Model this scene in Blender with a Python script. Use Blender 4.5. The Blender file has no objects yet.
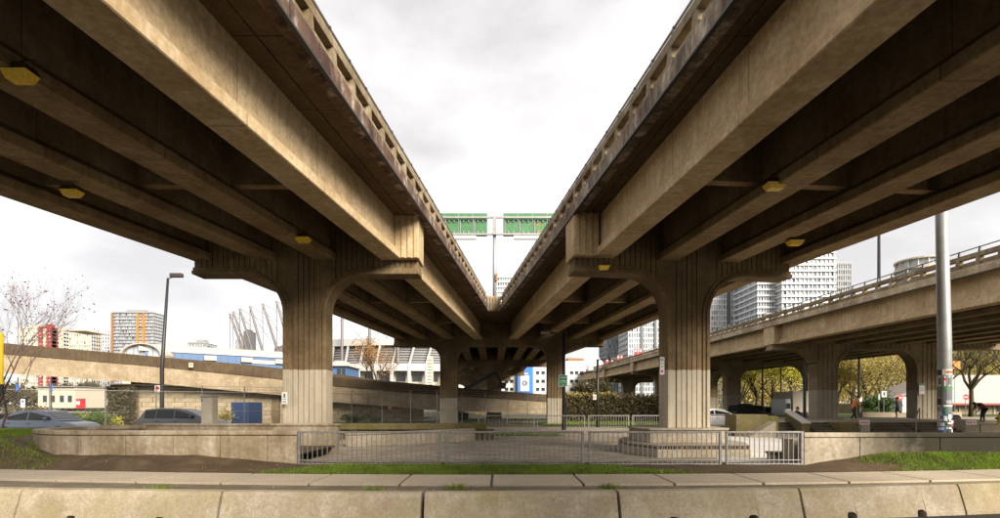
import bpy, bmesh, math, random
from mathutils import Vector, Matrix
random.seed(7)
R = math.radians
# ---------------------------------------------------------------- camera, sky, sun, exposure
scene = bpy.context.scene
COL = scene.collection
EYE, HOR, FPX = 1.7, 405.0, 520.0            # eye height, horizon row, focal length in photo pixels
cam_d = bpy.data.cameras.new('camera')
cam = bpy.data.objects.new('camera', cam_d); COL.objects.link(cam)
cam.location = (0, 0, EYE); cam.rotation_euler = (R(90), 0, 0)
cam_d.sensor_width = 36; cam_d.lens = 36 * FPX / 1000; cam_d.shift_y = (HOR - 259) / 1000
cam_d.clip_start = 0.1; cam_d.clip_end = 5000
scene.camera = cam

SUN_EL, SUN_AZ = 29, 143                      # degrees; azimuth measured from +Y clockwise
world = bpy.data.worlds.new('World'); scene.world = world; world.use_nodes = True
wn = world.node_tree.nodes; wl = world.node_tree.links; wn.clear()
wo = wn.new('ShaderNodeOutputWorld'); bg = wn.new('ShaderNodeBackground'); bg.inputs['Strength'].default_value = 0.13
sky = wn.new('ShaderNodeTexSky'); sky.sky_type = 'NISHITA'; sky.sun_disc = False
sky.sun_elevation = R(SUN_EL); sky.sun_rotation = R(SUN_AZ)
tc = wn.new('ShaderNodeTexCoord')
mp = wn.new('ShaderNodeMapping'); mp.inputs['Scale'].default_value = (1, 1, 2.1)
n1 = wn.new('ShaderNodeTexNoise'); n1.inputs['Scale'].default_value = 2.6; n1.inputs['Detail'].default_value = 7; n1.inputs['Roughness'].default_value = 0.52
cr = wn.new('ShaderNodeValToRGB')
cr.color_ramp.elements[0].position = 0.38; cr.color_ramp.elements[0].color = (3.15, 3.02, 2.97, 1)
cr.color_ramp.elements[1].position = 0.60; cr.color_ramp.elements[1].color = (4.6, 4.47, 4.36, 1)
mx = wn.new('ShaderNodeMix'); mx.data_type = 'RGBA'; mx.inputs['Factor'].default_value = 0.93
wl.new(tc.outputs['Generated'], mp.inputs['Vector']); wl.new(mp.outputs[0], n1.inputs['Vector'])
wl.new(n1.outputs['Fac'], cr.inputs['Fac'])
wl.new(sky.outputs[0], mx.inputs['A']); wl.new(cr.outputs[0], mx.inputs['B'])
wl.new(mx.outputs['Result'], bg.inputs['Color']); wl.new(bg.outputs[0], wo.inputs['Surface'])

sun_d = bpy.data.lights.new('sun', 'SUN'); sun_d.energy = 4.6; sun_d.angle = R(32); sun_d.color = (1, 0.92, 0.80)
sun = bpy.data.objects.new('sun', sun_d); COL.objects.link(sun)
sd = Vector((math.sin(R(SUN_AZ)) * math.cos(R(SUN_EL)), math.cos(R(SUN_AZ)) * math.cos(R(SUN_EL)), math.sin(R(SUN_EL))))
sun.rotation_euler = sd.to_track_quat('Z', 'Y').to_euler(); sun.location = (0, 0, 60)
vs = scene.view_settings
vs.view_transform = 'Standard'; vs.look = 'None'; vs.gamma = 1; vs.exposure = 1.06; vs.use_curve_mapping = False
scene.render.engine = 'CYCLES'
scene.cycles.max_bounces = 6; scene.cycles.diffuse_bounces = 1

# ---------------------------------------------------------------- helpers
def P(u, v, Y):                               # photo pixel at a known distance -> point
    return Vector(((u - 500) / FPX * Y, Y, EYE + (HOR - v) / FPX * Y))
def PX(u, Y): return (u - 500) / FPX * Y
def PZ(v, Y): return EYE + (HOR - v) / FPX * Y

class MB:
    def __init__(s): s.v = []; s.f = []; s.m = []; s.mi = 0
    def add(s, vs_, fs):
        b = len(s.v); s.v += [Vector(p) for p in vs_]
        for f in fs: s.f.append([i + b for i in f]); s.m.append(s.mi)
    def box(s, x0, x1, y0, y1, z0, z1):
        s.hexa([(x0, y0, z0), (x1, y0, z0), (x1, y1, z0), (x0, y1, z0), (x0, y0, z1), (x1, y0, z1), (x1, y1, z1), (x0, y1, z1)])
    def hexa(s, p): s.add(p, [(3, 2, 1, 0), (4, 5, 6, 7), (0, 1, 5, 4), (1, 2, 6, 5), (2, 3, 7, 6), (3, 0, 4, 7)])
    def obox(s, c, size, rz=0, rx=0, ry=0):
        M = Matrix.Translation(Vector(c)) @ Matrix.Rotation(rz, 4, 'Z') @ Matrix.Rotation(ry, 4, 'Y') @ Matrix.Rotation(rx, 4, 'X')
        a, b, d = [k / 2 for k in size]
        s.hexa([M @ Vector(q) for q in ((-a, -b, -d), (a, -b, -d), (a, b, -d), (-a, b, -d), (-a, -b, d), (a, -b, d), (a, b, d), (-a, b, d))])
    def loft(s, rings, cap=True, closed=True):
        n = len(rings[0]); vs_ = [p for r in rings for p in r]; fs = []
        for i in range(len(rings) - 1):
            for j in range(n if closed else n - 1):
                a = i * n + j; b = i * n + (j + 1) % n
                fs.append((a, b, b + n, a + n))
        if cap: fs.append(tuple(range(n))[::-1]); fs.append(tuple(range((len(rings) - 1) * n, len(rings) * n)))
        s.add(vs_, fs)
    def tube(s, pts, r, n=8, cap=True):
        pts = [Vector(p) for p in pts]; rs = r if isinstance(r, (list, tuple)) else [r] * len(pts); rings = []
        for i, p in enumerate(pts):
            d = (pts[min(i + 1, len(pts) - 1)] - pts[max(i - 1, 0)]).normalized()
            a = d.orthogonal() if abs(d.z) > .9 else d.cross(Vector((0, 0, 1)))
            if abs(d.z) > .9: a = Vector((1, 0, 0)) - d * d.x
            a.normalize(); b = d.cross(a)
            rings.append([p + (a * math.cos(2 * math.pi * k / n) + b * math.sin(2 * math.pi * k / n)) * rs[i] for k in range(n)])
        s.loft(rings, cap)
    def prism(s, poly, y0, y1, M=None):       # polygon in (x,z) pushed along y
        r0 = [Vector((x, y0, z)) for x, z in poly]; r1 = [Vector((x, y1, z)) for x, z in poly]
        if M: r0 = [M @ p for p in r0]; r1 = [M @ p for p in r1]
        s.loft([r0, r1])
    def sphere(s, c, r, n=10, m=6):
        c = Vector(c); rr = r if isinstance(r, (tuple, list)) else (r, r, r); rings = []
        for i in range(m + 1):
            t = math.pi * (0.02 + 0.96 * i / m)
            rings.append([c + Vector((rr[0] * math.sin(t) * math.cos(2 * math.pi * k / n), rr[1] * math.sin(t) * math.sin(2 * math.pi * k / n), -rr[2] * math.cos(t))) for k in range(n)])
        s.loft(rings)
    def mesh(s, name, mats, off=Vector((0, 0, 0)), smooth=False):
        me = bpy.data.meshes.new(name)
        me.from_pydata([p - off for p in s.v], [], s.f)
        for m in (mats if isinstance(mats, (list, tuple)) else [mats]): me.materials.append(m)
        if any(s.m): me.polygons.foreach_set('material_index', s.m)
        bm = bmesh.new(); bm.from_mesh(me); bmesh.ops.recalc_face_normals(bm, faces=bm.faces); bm.to_mesh(me); bm.free()
        if smooth:
            me.polygons.foreach_set('use_smooth', [True] * len(me.polygons))
        me.update(); return me
    def build(s, name, mat, parent=None, smooth=False, bevel=0, raw=False):
        off = Vector((0, 0, 0)) if parent is None or raw else origin(parent)
        o = bpy.data.objects.new(name, s.mesh(name, mat, off, smooth)); COL.objects.link(o)
        if parent: o.parent = parent
        if bevel:
            b = o.modifiers.new('bevel', 'BEVEL'); b.width = bevel; b.segments = 2; b.limit_method = 'ANGLE'; b.angle_limit = R(40)
        return o
def origin(o):
    t = Vector((0, 0, 0))
    while o: t = t + o.location; o = o.parent
    return t
def tag(o, label=None, cat=None, group=None, kind=None):
    if label: o['label'] = label
    if cat: o['category'] = cat
    if group: o['group'] = group
    if kind: o['kind'] = kind
    return o
def thing(name, label, cat, loc, group=None):
    o = bpy.data.objects.new(name, None); COL.objects.link(o); o.location = loc; o.empty_display_size = .3
    return tag(o, label, cat, group)
def put(mesh, name, parent, loc, rz=0, scale=None):   # a piece that shares its mesh
    o = bpy.data.objects.new(name, mesh); COL.objects.link(o); o.parent = parent
    o.location = Vector(loc) - (origin(parent) if parent else Vector((0, 0, 0))); o.rotation_euler.z = rz
    if scale: o.scale = scale
    return o
def bx(name, mat, parent, x0, x1, y0, y1, z0, z1, bevel=0):
    m = MB(); m.box(x0, x1, y0, y1, z0, z1); return m.build(name, mat, parent, bevel=bevel)
def lerp(a, b, t): return a + (b - a) * t
def interp(pts, x):                           # piecewise linear with extrapolation
    for i in range(len(pts) - 1):
        if x <= pts[i + 1][0] or i == len(pts) - 2:
            (a, p), (b, q) = pts[i], pts[i + 1]
            return p + (q - p) * (x - a) / (b - a)

# ---------------------------------------------------------------- materials
def new_mat(name):
    m = bpy.data.materials.new(name); m.use_nodes = True
    return m, m.node_tree.nodes, m.node_tree.links, m.node_tree.nodes['Principled BSDF']
def plain(name, col, rough=.6, metal=0, vary=.12, scale=6, bump=0, emit=None):
    m, n, l, b = new_mat(name)
    t = n.new('ShaderNodeTexCoord'); z = n.new('ShaderNodeTexNoise'); z.inputs['Scale'].default_value = scale; z.inputs['Detail'].default_value = 5
    l.new(t.outputs['Object'], z.inputs['Vector'])
    c = n.new('ShaderNodeValToRGB'); c.color_ramp.elements[0].position = .3; c.color_ramp.elements[1].position = .7
    c.color_ramp.elements[0].color = tuple(k * (1 - vary) for k in col) + (1,); c.color_ramp.elements[1].color = tuple(min(1, k * (1 + vary)) for k in col) + (1,)
    l.new(z.outputs['Fac'], c.inputs['Fac']); l.new(c.outputs[0], b.inputs['Base Color'])
    b.inputs['Roughness'].default_value = rough; b.inputs['Metallic'].default_value = metal
    if bump:
        bp = n.new('ShaderNodeBump'); bp.inputs['Strength'].default_value = bump; bp.inputs['Distance'].default_value = .02
        l.new(z.outputs['Fac'], bp.inputs['Height']); l.new(bp.outputs[0], b.inputs['Normal'])
    return m
def mixc(n, l, fac, a, b, mode='MIX'):
    x = n.new('ShaderNodeMix'); x.data_type = 'RGBA'; x.blend_type = mode
    for s_, val in (('Factor', fac), ('A', a), ('B', b)):
        if hasattr(val, 'is_linked') or hasattr(val, 'links'): l.new(val, x.inputs[s_])
        else: x.inputs[s_].default_value = val if s_ == 'Factor' else tuple(val) + (1,)
    return x.outputs['Result']
def noise(n, l, vec, scale, detail=5, rough=.55):
    z = n.new('ShaderNodeTexNoise'); z.inputs['Scale'].default_value = scale; z.inputs['Detail'].default_value = detail; z.inputs['Roughness'].default_value = rough
    l.new(vec, z.inputs['Vector']); return z.outputs['Fac']
def remap(n, l, val, a, b, c=0., d=1.):
    r = n.new('ShaderNodeMapRange'); r.inputs[1].default_value = a; r.inputs[2].default_value = b; r.inputs[3].default_value = c; r.inputs[4].default_value = d
    l.new(val, r.inputs[0]); return r.outputs[0]
def scaled(n, l, vec, sc):
    m = n.new('ShaderNodeMapping'); m.inputs['Scale'].default_value = sc; l.new(vec, m.inputs['Vector']); return m.outputs[0]
def concrete(name, base, dark, light=None, streak=.5, moss=0., mosscol=(.07, .075, .02), paint=None, paintcol=(.40, .37, .31),
             grain=9, bump=.25, rough=.85, stain=0., staincol=(.05, .035, .025), darkx=None, joint=None):
    """weathered cast concrete: blotches, fine grain, rain streaks running down, optional moss and a painted lower zone"""
    m, n, l, b = new_mat(name)
    g = n.new('ShaderNodeNewGeometry'); pos = g.outputs['Position']
    big = noise(n, l, pos, .55, 6, .6); fine = noise(n, l, pos, grain, 8, .7)
    col = mixc(n, l, remap(n, l, big, .35, .68), dark, base)
    if light: col = mixc(n, l, remap(n, l, noise(n, l, pos, 1.7, 6, .62), .5, .75), col, light)
    if streak:
        st = noise(n, l, scaled(n, l, pos, (3.2, 3.2, .22)), 1.6, 6, .65)
        col = mixc(n, l, remap(n, l, st, .45, .72, 0, streak), col, dark)
    midn = noise(n, l, pos, grain * .38, 7, .68); col = mixc(n, l, remap(n, l, midn, .5, .72, 0, .8), col, dark)
    pit = noise(n, l, pos, grain * 4.5, 3, .5); col = mixc(n, l, remap(n, l, pit, .68, .74, 0, .6), col, tuple(k * .45 for k in dark))
    fm = remap(n, l, fine, .3, .75, .66, 1.2)
    fc = n.new('ShaderNodeCombineColor'); [l.new(fm, fc.inputs[i]) for i in range(3)]
    col = mixc(n, l, 1., col, fc.outputs[0], 'MULTIPLY')
    if paint is not None:
        sp = n.new('ShaderNodeSeparateXYZ'); l.new(pos, sp.inputs[0])
        pc = mixc(n, l, remap(n, l, fine, .35, .7), tuple(k * .86 for k in paintcol), paintcol)
        pc = mixc(n, l, remap(n, l, noise(n, l, scaled(n, l, pos, (1, 1, .8)), 1.15, 1, .3), .53, .545, 0, .45), pc, tuple(k * .72 for k in paintcol))
        padd = n.new('ShaderNodeMath'); padd.operation = 'ADD'; l.new(sp.outputs['Z'], padd.inputs[0]); l.new(remap(n, l, noise(n, l, pos, 5, 5, .6), .3, .7, -.025, .025), padd.inputs[1])
        pst = noise(n, l, scaled(n, l, pos, (2.2, 2.2, .3)), 1.3, 5, .6)
        pc = mixc(n, l, remap(n, l, pst, .5, .75, 0, .45), pc, base)
        col = mixc(n, l, remap(n, l, padd.outputs[0], paint - .012, paint + .012, 1, 0), col, pc)
    if joint:                                  # pour joints across the member
        sj = n.new('ShaderNodeSeparateXYZ'); l.new(pos, sj.inputs[0]); dv = n.new('ShaderNodeMath'); dv.operation = 'DIVIDE'; l.new(sj.outputs['Y'], dv.inputs[0]); dv.inputs[1].default_value = joint
        fr = n.new('ShaderNodeMath'); fr.operation = 'FRACT'; l.new(dv.outputs[0], fr.inputs[0])
        col = mixc(n, l, remap(n, l, fr.outputs[0], .006, .011, .75, 0), col, tuple(k * .4 for k in dark))
    if stain:
        s2 = noise(n, l, scaled(n, l, pos, (1.5, 1.5, .35)), 1.1, 7, .68)
        col = mixc(n, l, remap(n, l, s2, .47, .6, 0, stain), col, staincol)
    if moss:
        mo = noise(n, l, pos, 1.3, 7, .68)
        col = mixc(n, l, remap(n, l, mo, .42, .66, 0, moss), col, mosscol)
    if darkx:                                  # long-standing damp growth from one place along the wall onwards
        sp2 = n.new('ShaderNodeSeparateXYZ'); l.new(pos, sp2.inputs[0])
        ad = n.new('ShaderNodeMath'); ad.operation = 'ADD'; l.new(sp2.outputs['X'], ad.inputs[0])
        l.new(remap(n, l, noise(n, l, pos, 1.1, 6, .6), .2, .8, -.9, .9), ad.inputs[1])
        col = mixc(n, l, remap(n, l, ad.outputs[0], darkx[0], darkx[1], 0, .97), col, (.013, .011, .004))
    l.new(col, b.inputs['Base Color']); b.inputs['Roughness'].default_value = rough
    b.inputs['Specular IOR Level'].default_value = .25
    bp = n.new('ShaderNodeBump'); bp.inputs['Strength'].default_value = bump; bp.inputs['Distance'].default_value = .015
    l.new(fine, bp.inputs['Height']); l.new(bp.outputs[0], b.inputs['Normal'])
    return m

GIRD = concrete('girder_concrete', (.36, .26, .14), (.20, .13, .062), (.42, .315, .18), streak=.6, joint=2.63)  # inner girders: same concrete, shade of the bays partly put into the colour
FASC = concrete('fascia_girder_concrete', (.64, .49, .30), (.42, .295, .155), (.72, .58, .39), streak=.7, joint=3.07)  # outer girders: paler copy, brighter light on these faces put into the colour
DECK = concrete('deck_concrete', (.15, .10, .048), (.085, .054, .025), streak=.2)  # darkened in colour to deepen the shade under the deck between girders
PIERM = concrete('pier_concrete', (.27, .19, .10), (.11, .072, .035), streak=.8, paint=2.95, paintcol=(.43, .37, .275))
PIERF = concrete('pier_concrete_far', (.26, .185, .10), (.11, .072, .035), streak=.8, paint=2.3, paintcol=(.43, .37, .275))
PIERN = concrete('pier_concrete_bare', (.30, .225, .135), (.15, .105, .06), streak=.7)
PIERR = concrete('pier_concrete_side_viaduct', (.33, .25, .155), (.17, .125, .07), streak=.7, paint=2.9, paintcol=(.33, .285, .21))
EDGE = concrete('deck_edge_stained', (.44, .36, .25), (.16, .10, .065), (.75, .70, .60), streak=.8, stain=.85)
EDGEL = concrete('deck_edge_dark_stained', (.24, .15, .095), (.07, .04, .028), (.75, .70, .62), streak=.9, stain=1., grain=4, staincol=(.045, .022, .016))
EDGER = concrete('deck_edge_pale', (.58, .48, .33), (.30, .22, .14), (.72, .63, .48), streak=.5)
RAILC = concrete('parapet_concrete', (.36, .285, .19), (.15, .105, .06), (.46, .39, .28), streak=.6, moss=.35, mosscol=(.13, .10, .025))
RAMPD = concrete('ramp_parapet_dark', (.12, .085, .048), (.06, .04, .022), streak=.9)
RAMPL = concrete('ramp_fascia', (.36, .285, .19), (.23, .175, .105), (.41, .335, .235), streak=.5)
WALLC = concrete('planter_wall_concrete', (.42, .345, .245), (.22, .165, .10), (.5, .43, .33), streak=.6, stain=.35, staincol=(.11, .075, .04))
WALLR = concrete('plaza_wall_concrete', (.42, .36, .27), (.24, .19, .13), (.5, .45, .36), streak=.5, stain=.3, staincol=(.12, .09, .05), darkx=(9.3, 11.3))
MOSSY = concrete('mossy_concrete', (.25, .20, .11), (.12, .09, .04), streak=.6, moss=.85, mosscol=(.11, .10, .012))
BARR = concrete('barrier_concrete', (.50, .42, .31), (.33, .26, .17), (.60, .52, .41), streak=.3, moss=.4, mosscol=(.30, .24, .08), grain=26, bump=.4)
PLINTH = concrete('plinth_concrete', (.42, .36, .27), (.27, .215, .145), streak=.35)
STEPC = concrete('step_concrete', (.13, .105, .07), (.065, .05, .03), streak=.3, moss=.3, mosscol=(.06, .06, .015))
WALKM = concrete('sidewalk_concrete', (.47, .39, .29), (.38, .31, .22), streak=0, grain=30, bump=.2)
PLAZA = concrete('plaza_concrete', (.40, .335, .255), (.22, .175, .12), (.47, .395, .31), streak=0, stain=.45, staincol=(.13, .095, .06), grain=20)
PADM = concrete('smooth_white_concrete', (.66, .62, .56), (.55, .51, .46), streak=0, grain=14, bump=.1)
ASPH = concrete('asphalt', (.062, .055, .048), (.045, .04, .034), streak=0, grain=60, bump=.5)
GRAVEL = concrete('gravel', (.22, .175, .115), (.13, .10, .065), (.30, .25, .18), streak=0, grain=70, bump=1.)
DIRT = concrete('bare_dirt', (.105, .068, .036), (.06, .038, .02), (.14, .095, .055), streak=0, grain=22, bump=1.)
LAWN = concrete('lawn_soil', (.055, .085, .012), (.035, .05, .01), (.085, .12, .02), streak=0, grain=24, bump=1.)
EARTH = concrete('ground_earth', (.16, .14, .08), (.09, .085, .045), streak=0, grain=5, bump=.6)
GALV = plain('galvanised_steel', (.20, .19, .178), .5, .35, .25, 14)
STEEL = plain('grey_painted_steel', (.27, .27, .265), .45, .3, .12, 4)
DARKST = plain('dark_painted_steel', (.022, .02, .02), .45, .2, .2, 6)
BROWNST = plain('brown_fixture', (.05, .032, .018), .5, .2, .2, 8)
LEDAMB = plain('amber_lens', (.85, .56, .03), .3, 0, .18, 20)
SGREEN = plain('sign_back_green', (.05, .155, .06), .5, .1, .18, 2.5)
SGREEN2 = plain('sign_face_green', (.02, .22, .10), .4, 0, .05)
RUST = plain('rust_patch', (.30, .14, .05), .8, 0, .4, 12)
WHITE = plain('white_paint', (.60, .59, .57), .5, 0, .06)
CREAM = plain('cream_render', (.48, .42, .33), .7, 0, .08)
GREYP = plain('grey_panel', (.26, .26, .265), .6, 0, .1)
DGREY = plain('dark_grey_panel', (.10, .105, .115), .5, 0, .15)
REDP = plain('red_panel', (.27, .04, .035), .6, 0, .12)
ORNG = plain('orange_panel', (.55, .18, .02), .6, 0, .1)
BLUEP = plain('blue_panel', (.055, .12, .25), .5, 0, .12)
BLUES = plain('bright_blue_panel', (.03, .16, .60), .5, 0, .08)
BROWNB = plain('brown_cladding', (.26, .13, .06), .7, 0, .15)
GLASS = plain('tower_glass', (.22, .27, .32), .12, 0, .35, .35)
GLASSL = plain('pale_tower_glass', (.44, .49, .53), .12, 0, .3, .3)
GLASSD = plain('dark_window', (.03, .035, .04), .1, 0, .3, .6)
BRICK = plain('tan_block', (.30, .24, .155), .85, 0, .22, 3, .3)
ROOFP = plain('pale_metal_roof', (.40, .345, .30), .55, 0, .06, 2)
BARK = plain('bark', (.065, .045, .03), .9, 0, .35, 14, .5)
BARKG = plain('mossy_bark', (.085, .07, .03), .9, 0, .35, 12, .5)
YELLOW = plain('yellow_paint', (.62, .42, .015), .45, 0, .08)
REDS = plain('sign_red', (.60, .025, .03), .4, 0, .06)
BLACK = plain('black', (.012, .012, .013), .5, 0, .2)
RUBBER = plain('tyre_rubber', (.018, .018, .018), .8, 0, .2)
TIMBER = plain('weathered_timber', (.10, .07, .04), .8, 0, .3, 8)
def leafmat(name, a, b):
    m, n, l, s = new_mat(name); g = n.new('ShaderNodeNewGeometry')
    c = mixc(n, l, remap(n, l, noise(n, l, g.outputs['Position'], 1.6, 4), .35, .65), a, b)
    l.new(c, s.inputs['Base Color']); s.inputs['Roughness'].default_value = .6
    s.inputs['Subsurface Weight'].default_value = 0
    t = n.new('ShaderNodeBsdfTranslucent'); l.new(c, t.inputs['Color'])
    mxs = n.new('ShaderNodeMixShader'); mxs.inputs[0].default_value = .35
    l.new(s.outputs[0], mxs.inputs[1]); l.new(t.outputs[0], mxs.inputs[2]); l.new(mxs.outputs[0], n['Material Output'].inputs['Surface'])
    return m
LEAFY = leafmat('spring_yellow_leaf', (.60, .52, .05), (.43, .41, .05))
LEAFB = leafmat('dull_bud_leaf', (.44, .34, .09), (.30, .25, .065))
LEAFO = leafmat('orange_leaf', (.50, .24, .04), (.38, .20, .05))
LEAFG = leafmat('green_leaf', (.07, .13, .02), (.045, .085, .015))
LEAFD = leafmat('dark_ivy_leaf', (.12, .092, .035), (.06, .052, .018))
LEAFR = leafmat('reddish_leaf', (.16, .05, .045), (.10, .04, .035))
GRASS = leafmat('grass_blade', (.18, .28, .012), (.11, .135, .018))
# ---------------------------------------------------------------- the setting
def sheet(name, mat, poly, z, kind='structure', parent=None):
    m = MB(); m.add([(x, y, z) for x, y in poly], [tuple(range(len(poly)))])
    o = m.build(name, mat, parent)
    if kind: o['kind'] = kind
    return o
def grid_sheet(name, mat, xs, ys, zf, kind='structure'):
    m = MB(); nx = len(xs); vs_ = [(x, y(x) if callable(y) else y, 0) for y in ys for x in xs]
    vs_ = [(x, y, zf(x, y)) for x, y, _ in vs_]
    m.add(vs_, [(j * nx + i, j * nx + i + 1, (j + 1) * nx + i + 1, (j + 1) * nx + i) for j in range(len(ys) - 1) for i in range(nx - 1)])
    o = m.build(name, mat, None, smooth=True); o['kind'] = kind; return o
def frange(a, b, n): return [a + (b - a) * i / n for i in range(n + 1)]

sheet('ground', EARTH, [(-2500, -400), (2500, -400), (2500, 3000), (-2500, 3000)], -.04)
arc = lambda X: .0065 * X * X
xs = frange(-40, 40, 80)
grid_sheet('road', ASPH, xs, [-30, 0, 5, lambda x: 9.3 + arc(x)], lambda x, y: 0.0)
grid_sheet('gravel_shoulder', GRAVEL, xs, [lambda x: 8.7 + arc(x), lambda x: 10.9 + arc(x)], lambda x, y: .006)
side = sheet('side_street', ASPH, [(-70, 21.6), (-9.5, 21.6), (-9.5, 27.4), (-70, 27.4)], .0)
random.seed(2)
sheet('plaza', PLAZA, [(-6.2, 13.9), (16, 13.9), (26, 29), (26, 36), (-9, 42), (-9.4, 19)], .004)
sheet('concrete_pad', PADM, [(6.6, 15.2), (8.9, 15.2), (13.8, 24.5), (14.6, 29.8), (9.5, 29.8)], .012)

grid_sheet('sidewalk_bed', BLACK, xs, [lambda x: 10.88 + arc(x), lambda x: 12.34 + arc(x)], lambda x, y: .012)
walk = bpy.data.objects.new('sidewalk', None); COL.objects.link(walk); walk['kind'] = 'structure'
def hexslab(m, x0, x1, f0, f1, z0, z1):
    m.hexa([(x0, f0(x0), z0), (x1, f0(x1), z0), (x1, f1(x1), z0), (x0, f1(x0), z0), (x0, f0(x0), z1), (x1, f0(x1), z1), (x1, f1(x1), z1), (x0, f1(x0), z1)])
x = -27.2; sx = [x]
while x < 27: x += 1.93; sx.append(x)
for i in range(len(sx) - 1):
    m = MB(); skew = 0
    hexslab(m, sx[i] + .026, sx[i + 1] - .026, lambda q: 10.86 + arc(q), lambda q: 12.36 + arc(q), -.03, .05 + random.uniform(-.004, .004))
    m.build('slab', WALKM, walk, bevel=.008)

def berm(x, y):                               # earth heaped against the two walls
    t = max(0, min(1, (y - 12.4 - arc(x)) / max(.4, 14.2 - 12.4 - arc(x))))
    h = .04
    if x < -5.4: h = .04 + .26 * min(1, (-5.4 - x) / 3)
    if x < -12.4: h += .42 * min(1, (-12.4 - x) / 1.8)
    if x > 8.3: h = .02 + .34 * min(1, (x - 8.3) / 2.2)
    return .03 + h * t * t * (3 - 2 * t) + .012 * math.sin(x * 5.1) * math.cos(y * 7)
verge = grid_sheet('verge', DIRT, frange(-30, 30, 150), [lambda x, k=k: 12.33 + arc(x) + (14.9 + min(5.5, max(0, -12 - x) * 1.5) - 12.33 - arc(x)) * k / 10 for k in range(11)], berm)

def blades(name, label, pts_fn, n, h=(.04, .10), mat=GRASS, w=.012):
    m = MB()
    for _ in range(n):
        p = pts_fn()
        if p is None: continue
        x, y, z = p; a = random.uniform(0, 6.28); hh = random.uniform(*h); lx, ly = random.uniform(-.5, .5) * hh, random.uniform(-.5, .5) * hh
        dx, dy = math.cos(a) * w, math.sin(a) * w
        m.add([(x - dx, y - dy, z - .01), (x + dx, y + dy, z - .01), (x + lx, y + ly, z + hh)], [(0, 1, 2)])
    o = m.build(name, mat); tag(o, label, 'grass', kind='stuff'); return o
def clump(x, y): return math.sin(x * 1.7 + 2 * math.sin(y * 1.3)) + math.sin(y * 2.9 + x * .9) + .5 * math.sin(x * 5.3 + y * 3.1)
def g_mid():
    x = random.uniform(-5.9, 5.4); y = random.uniform(12.42 + arc(x), 14.1)
    if x > 3.2 and y > 13.6 - (x - 3.2) * .5: return None
    if x < -4.4 and y > 12.6 + arc(x) + (x + 5.9) * 1.0: return None
    return (x, y, berm(x, y))
blades('grass', 'bright green grass strip along the foot of the steel railing', g_mid, 22000, (.04, .10), w=.009)
def g_right():
    x = random.uniform(8.8, 16.5); y = random.uniform(12.42 + arc(x), 14.15)
    edge = 9.7 + (14.2 - y) * .75 + .25 * math.sin(y * 9)
    return (x, y, berm(x, y)) if x > edge + random.gauss(0, .25) else None
blades('grass', 'dark green grass bank below the stained right-hand wall', g_right, 26000, (.04, .09), w=.009)
def g_left():
    x = random.uniform(-23, -10.6); y = random.uniform(12.42 + arc(x), 20.4)
    if y > 14.8 + min(5.5, max(0, -12 - x) * 1.5): return None
    if x > -11.2 - (y - 12.9) * .95 + .3 * math.sin(y * 6) + random.gauss(0, .15): return None
    if y > 15.2 and x > -14.4: return None
    if clump(x * 2, y * 2) < -1.3: return None
    return (x, y, berm(x, y))
blades('grass', 'patchy green grass mound left of the rounded wall', g_left, 34000, (.05, .10), w=.01)
def g_isl():
    x = random.uniform(3.5, 16); y = random.uniform(44, 50); return (x, y, .05)
sheet('lawn', LAWN, [(3.5, 43.6), (16, 43.6), (16, 51), (3.5, 51)], .02)
blades('grass', 'strip of lawn in front of the ivy covered wall', g_isl, 6000, (.08, .16), w=.03)
sheet('lawn', LAWN, [(-1.6, 28.4), (3.6, 28.4), (3.4, 30.2), (-1.0, 30.6)], .02)
blades('grass', 'small strip of grass behind the mossy bench wall', lambda: (random.uniform(-1.4, 3.4), random.uniform(28.5, 30.2), .02), 2500, (.06, .12), w=.02)
sheet('lawn', LAWN, [(20, 47), (95, 47), (130, 120), (20, 120)], .55)

# ---------------------------------------------------------------- foreground barriers
ends = [(-165, 484), (35, 486.7), (230, 489.0), (425, 490.3), (614, 489), (790, 486), (945, 482), (1110, 477)]
bp_ = []
for u, v in ends:
    Y = (EYE - .46) * FPX / (v - HOR); bp_.append(Vector((PX(u, Y), Y, 0)))
blab = ['left-end concrete road barrier, cut by the left edge of the photo', 'concrete road barrier second from the left edge, below the rounded wall',
        'moss-streaked concrete road barrier below the left end of the railing', 'moss-streaked concrete road barrier at the bottom centre of the photo',
        'pale concrete road barrier below the octagonal column bench', 'pale clean concrete road barrier below the right end of the railing',
        'right-end concrete road barrier, cut by the right edge of the photo']
for i in range(7):
    a, b = bp_[i], bp_[i + 1]; d = (b - a).normalized(); L = (b - a).length - .03; nrm = Vector((d.y, -d.x, 0))
    th = thing('road_barrier', blab[i], 'barrier', a + d * .015 + nrm * .1, 'concrete barriers along the kerb')
    prof = [(-.36, 0), (-.36, .06), (-.15, .14), (-.09, .42), (-.06, .46), (.06, .46), (.09, .42), (.15, .14), (.36, .06), (.36, 0)]
    prof = [(-.23, 0.0), (-.225, .05), (-.12, .40), (-.085, .455), (.085, .455), (.12, .40), (.225, .05), (.23, 0.0)]
    up = [(-.20, .10), (-.195, .12), (-.12, .40), (-.085, .455), (.085, .455), (.12, .40), (.195, .12), (.20, .10)]
    half = [(-.215, .06), (-.21, .075), (-.12, .40), (-.085, .455), (.085, .455), (.12, .40), (.21, .075), (.215, .06)]
    st = [(0, prof)]
    for fr in (.28, .72):
        c = L * fr; st += [(c - .081, prof), (c - .08, half), (c - .045, up), (c + .045, up), (c + .08, half), (c + .081, prof)]
    st += [(L, prof)]
    m = MB(); m.loft([[a + d * (s_ + .015) + nrm * (.1 - q[0]) + Vector((0, 0, q[1])) for q in pr] for s_, pr in st])
    body = m.build('body', BARR, th, bevel=.012)

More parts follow.
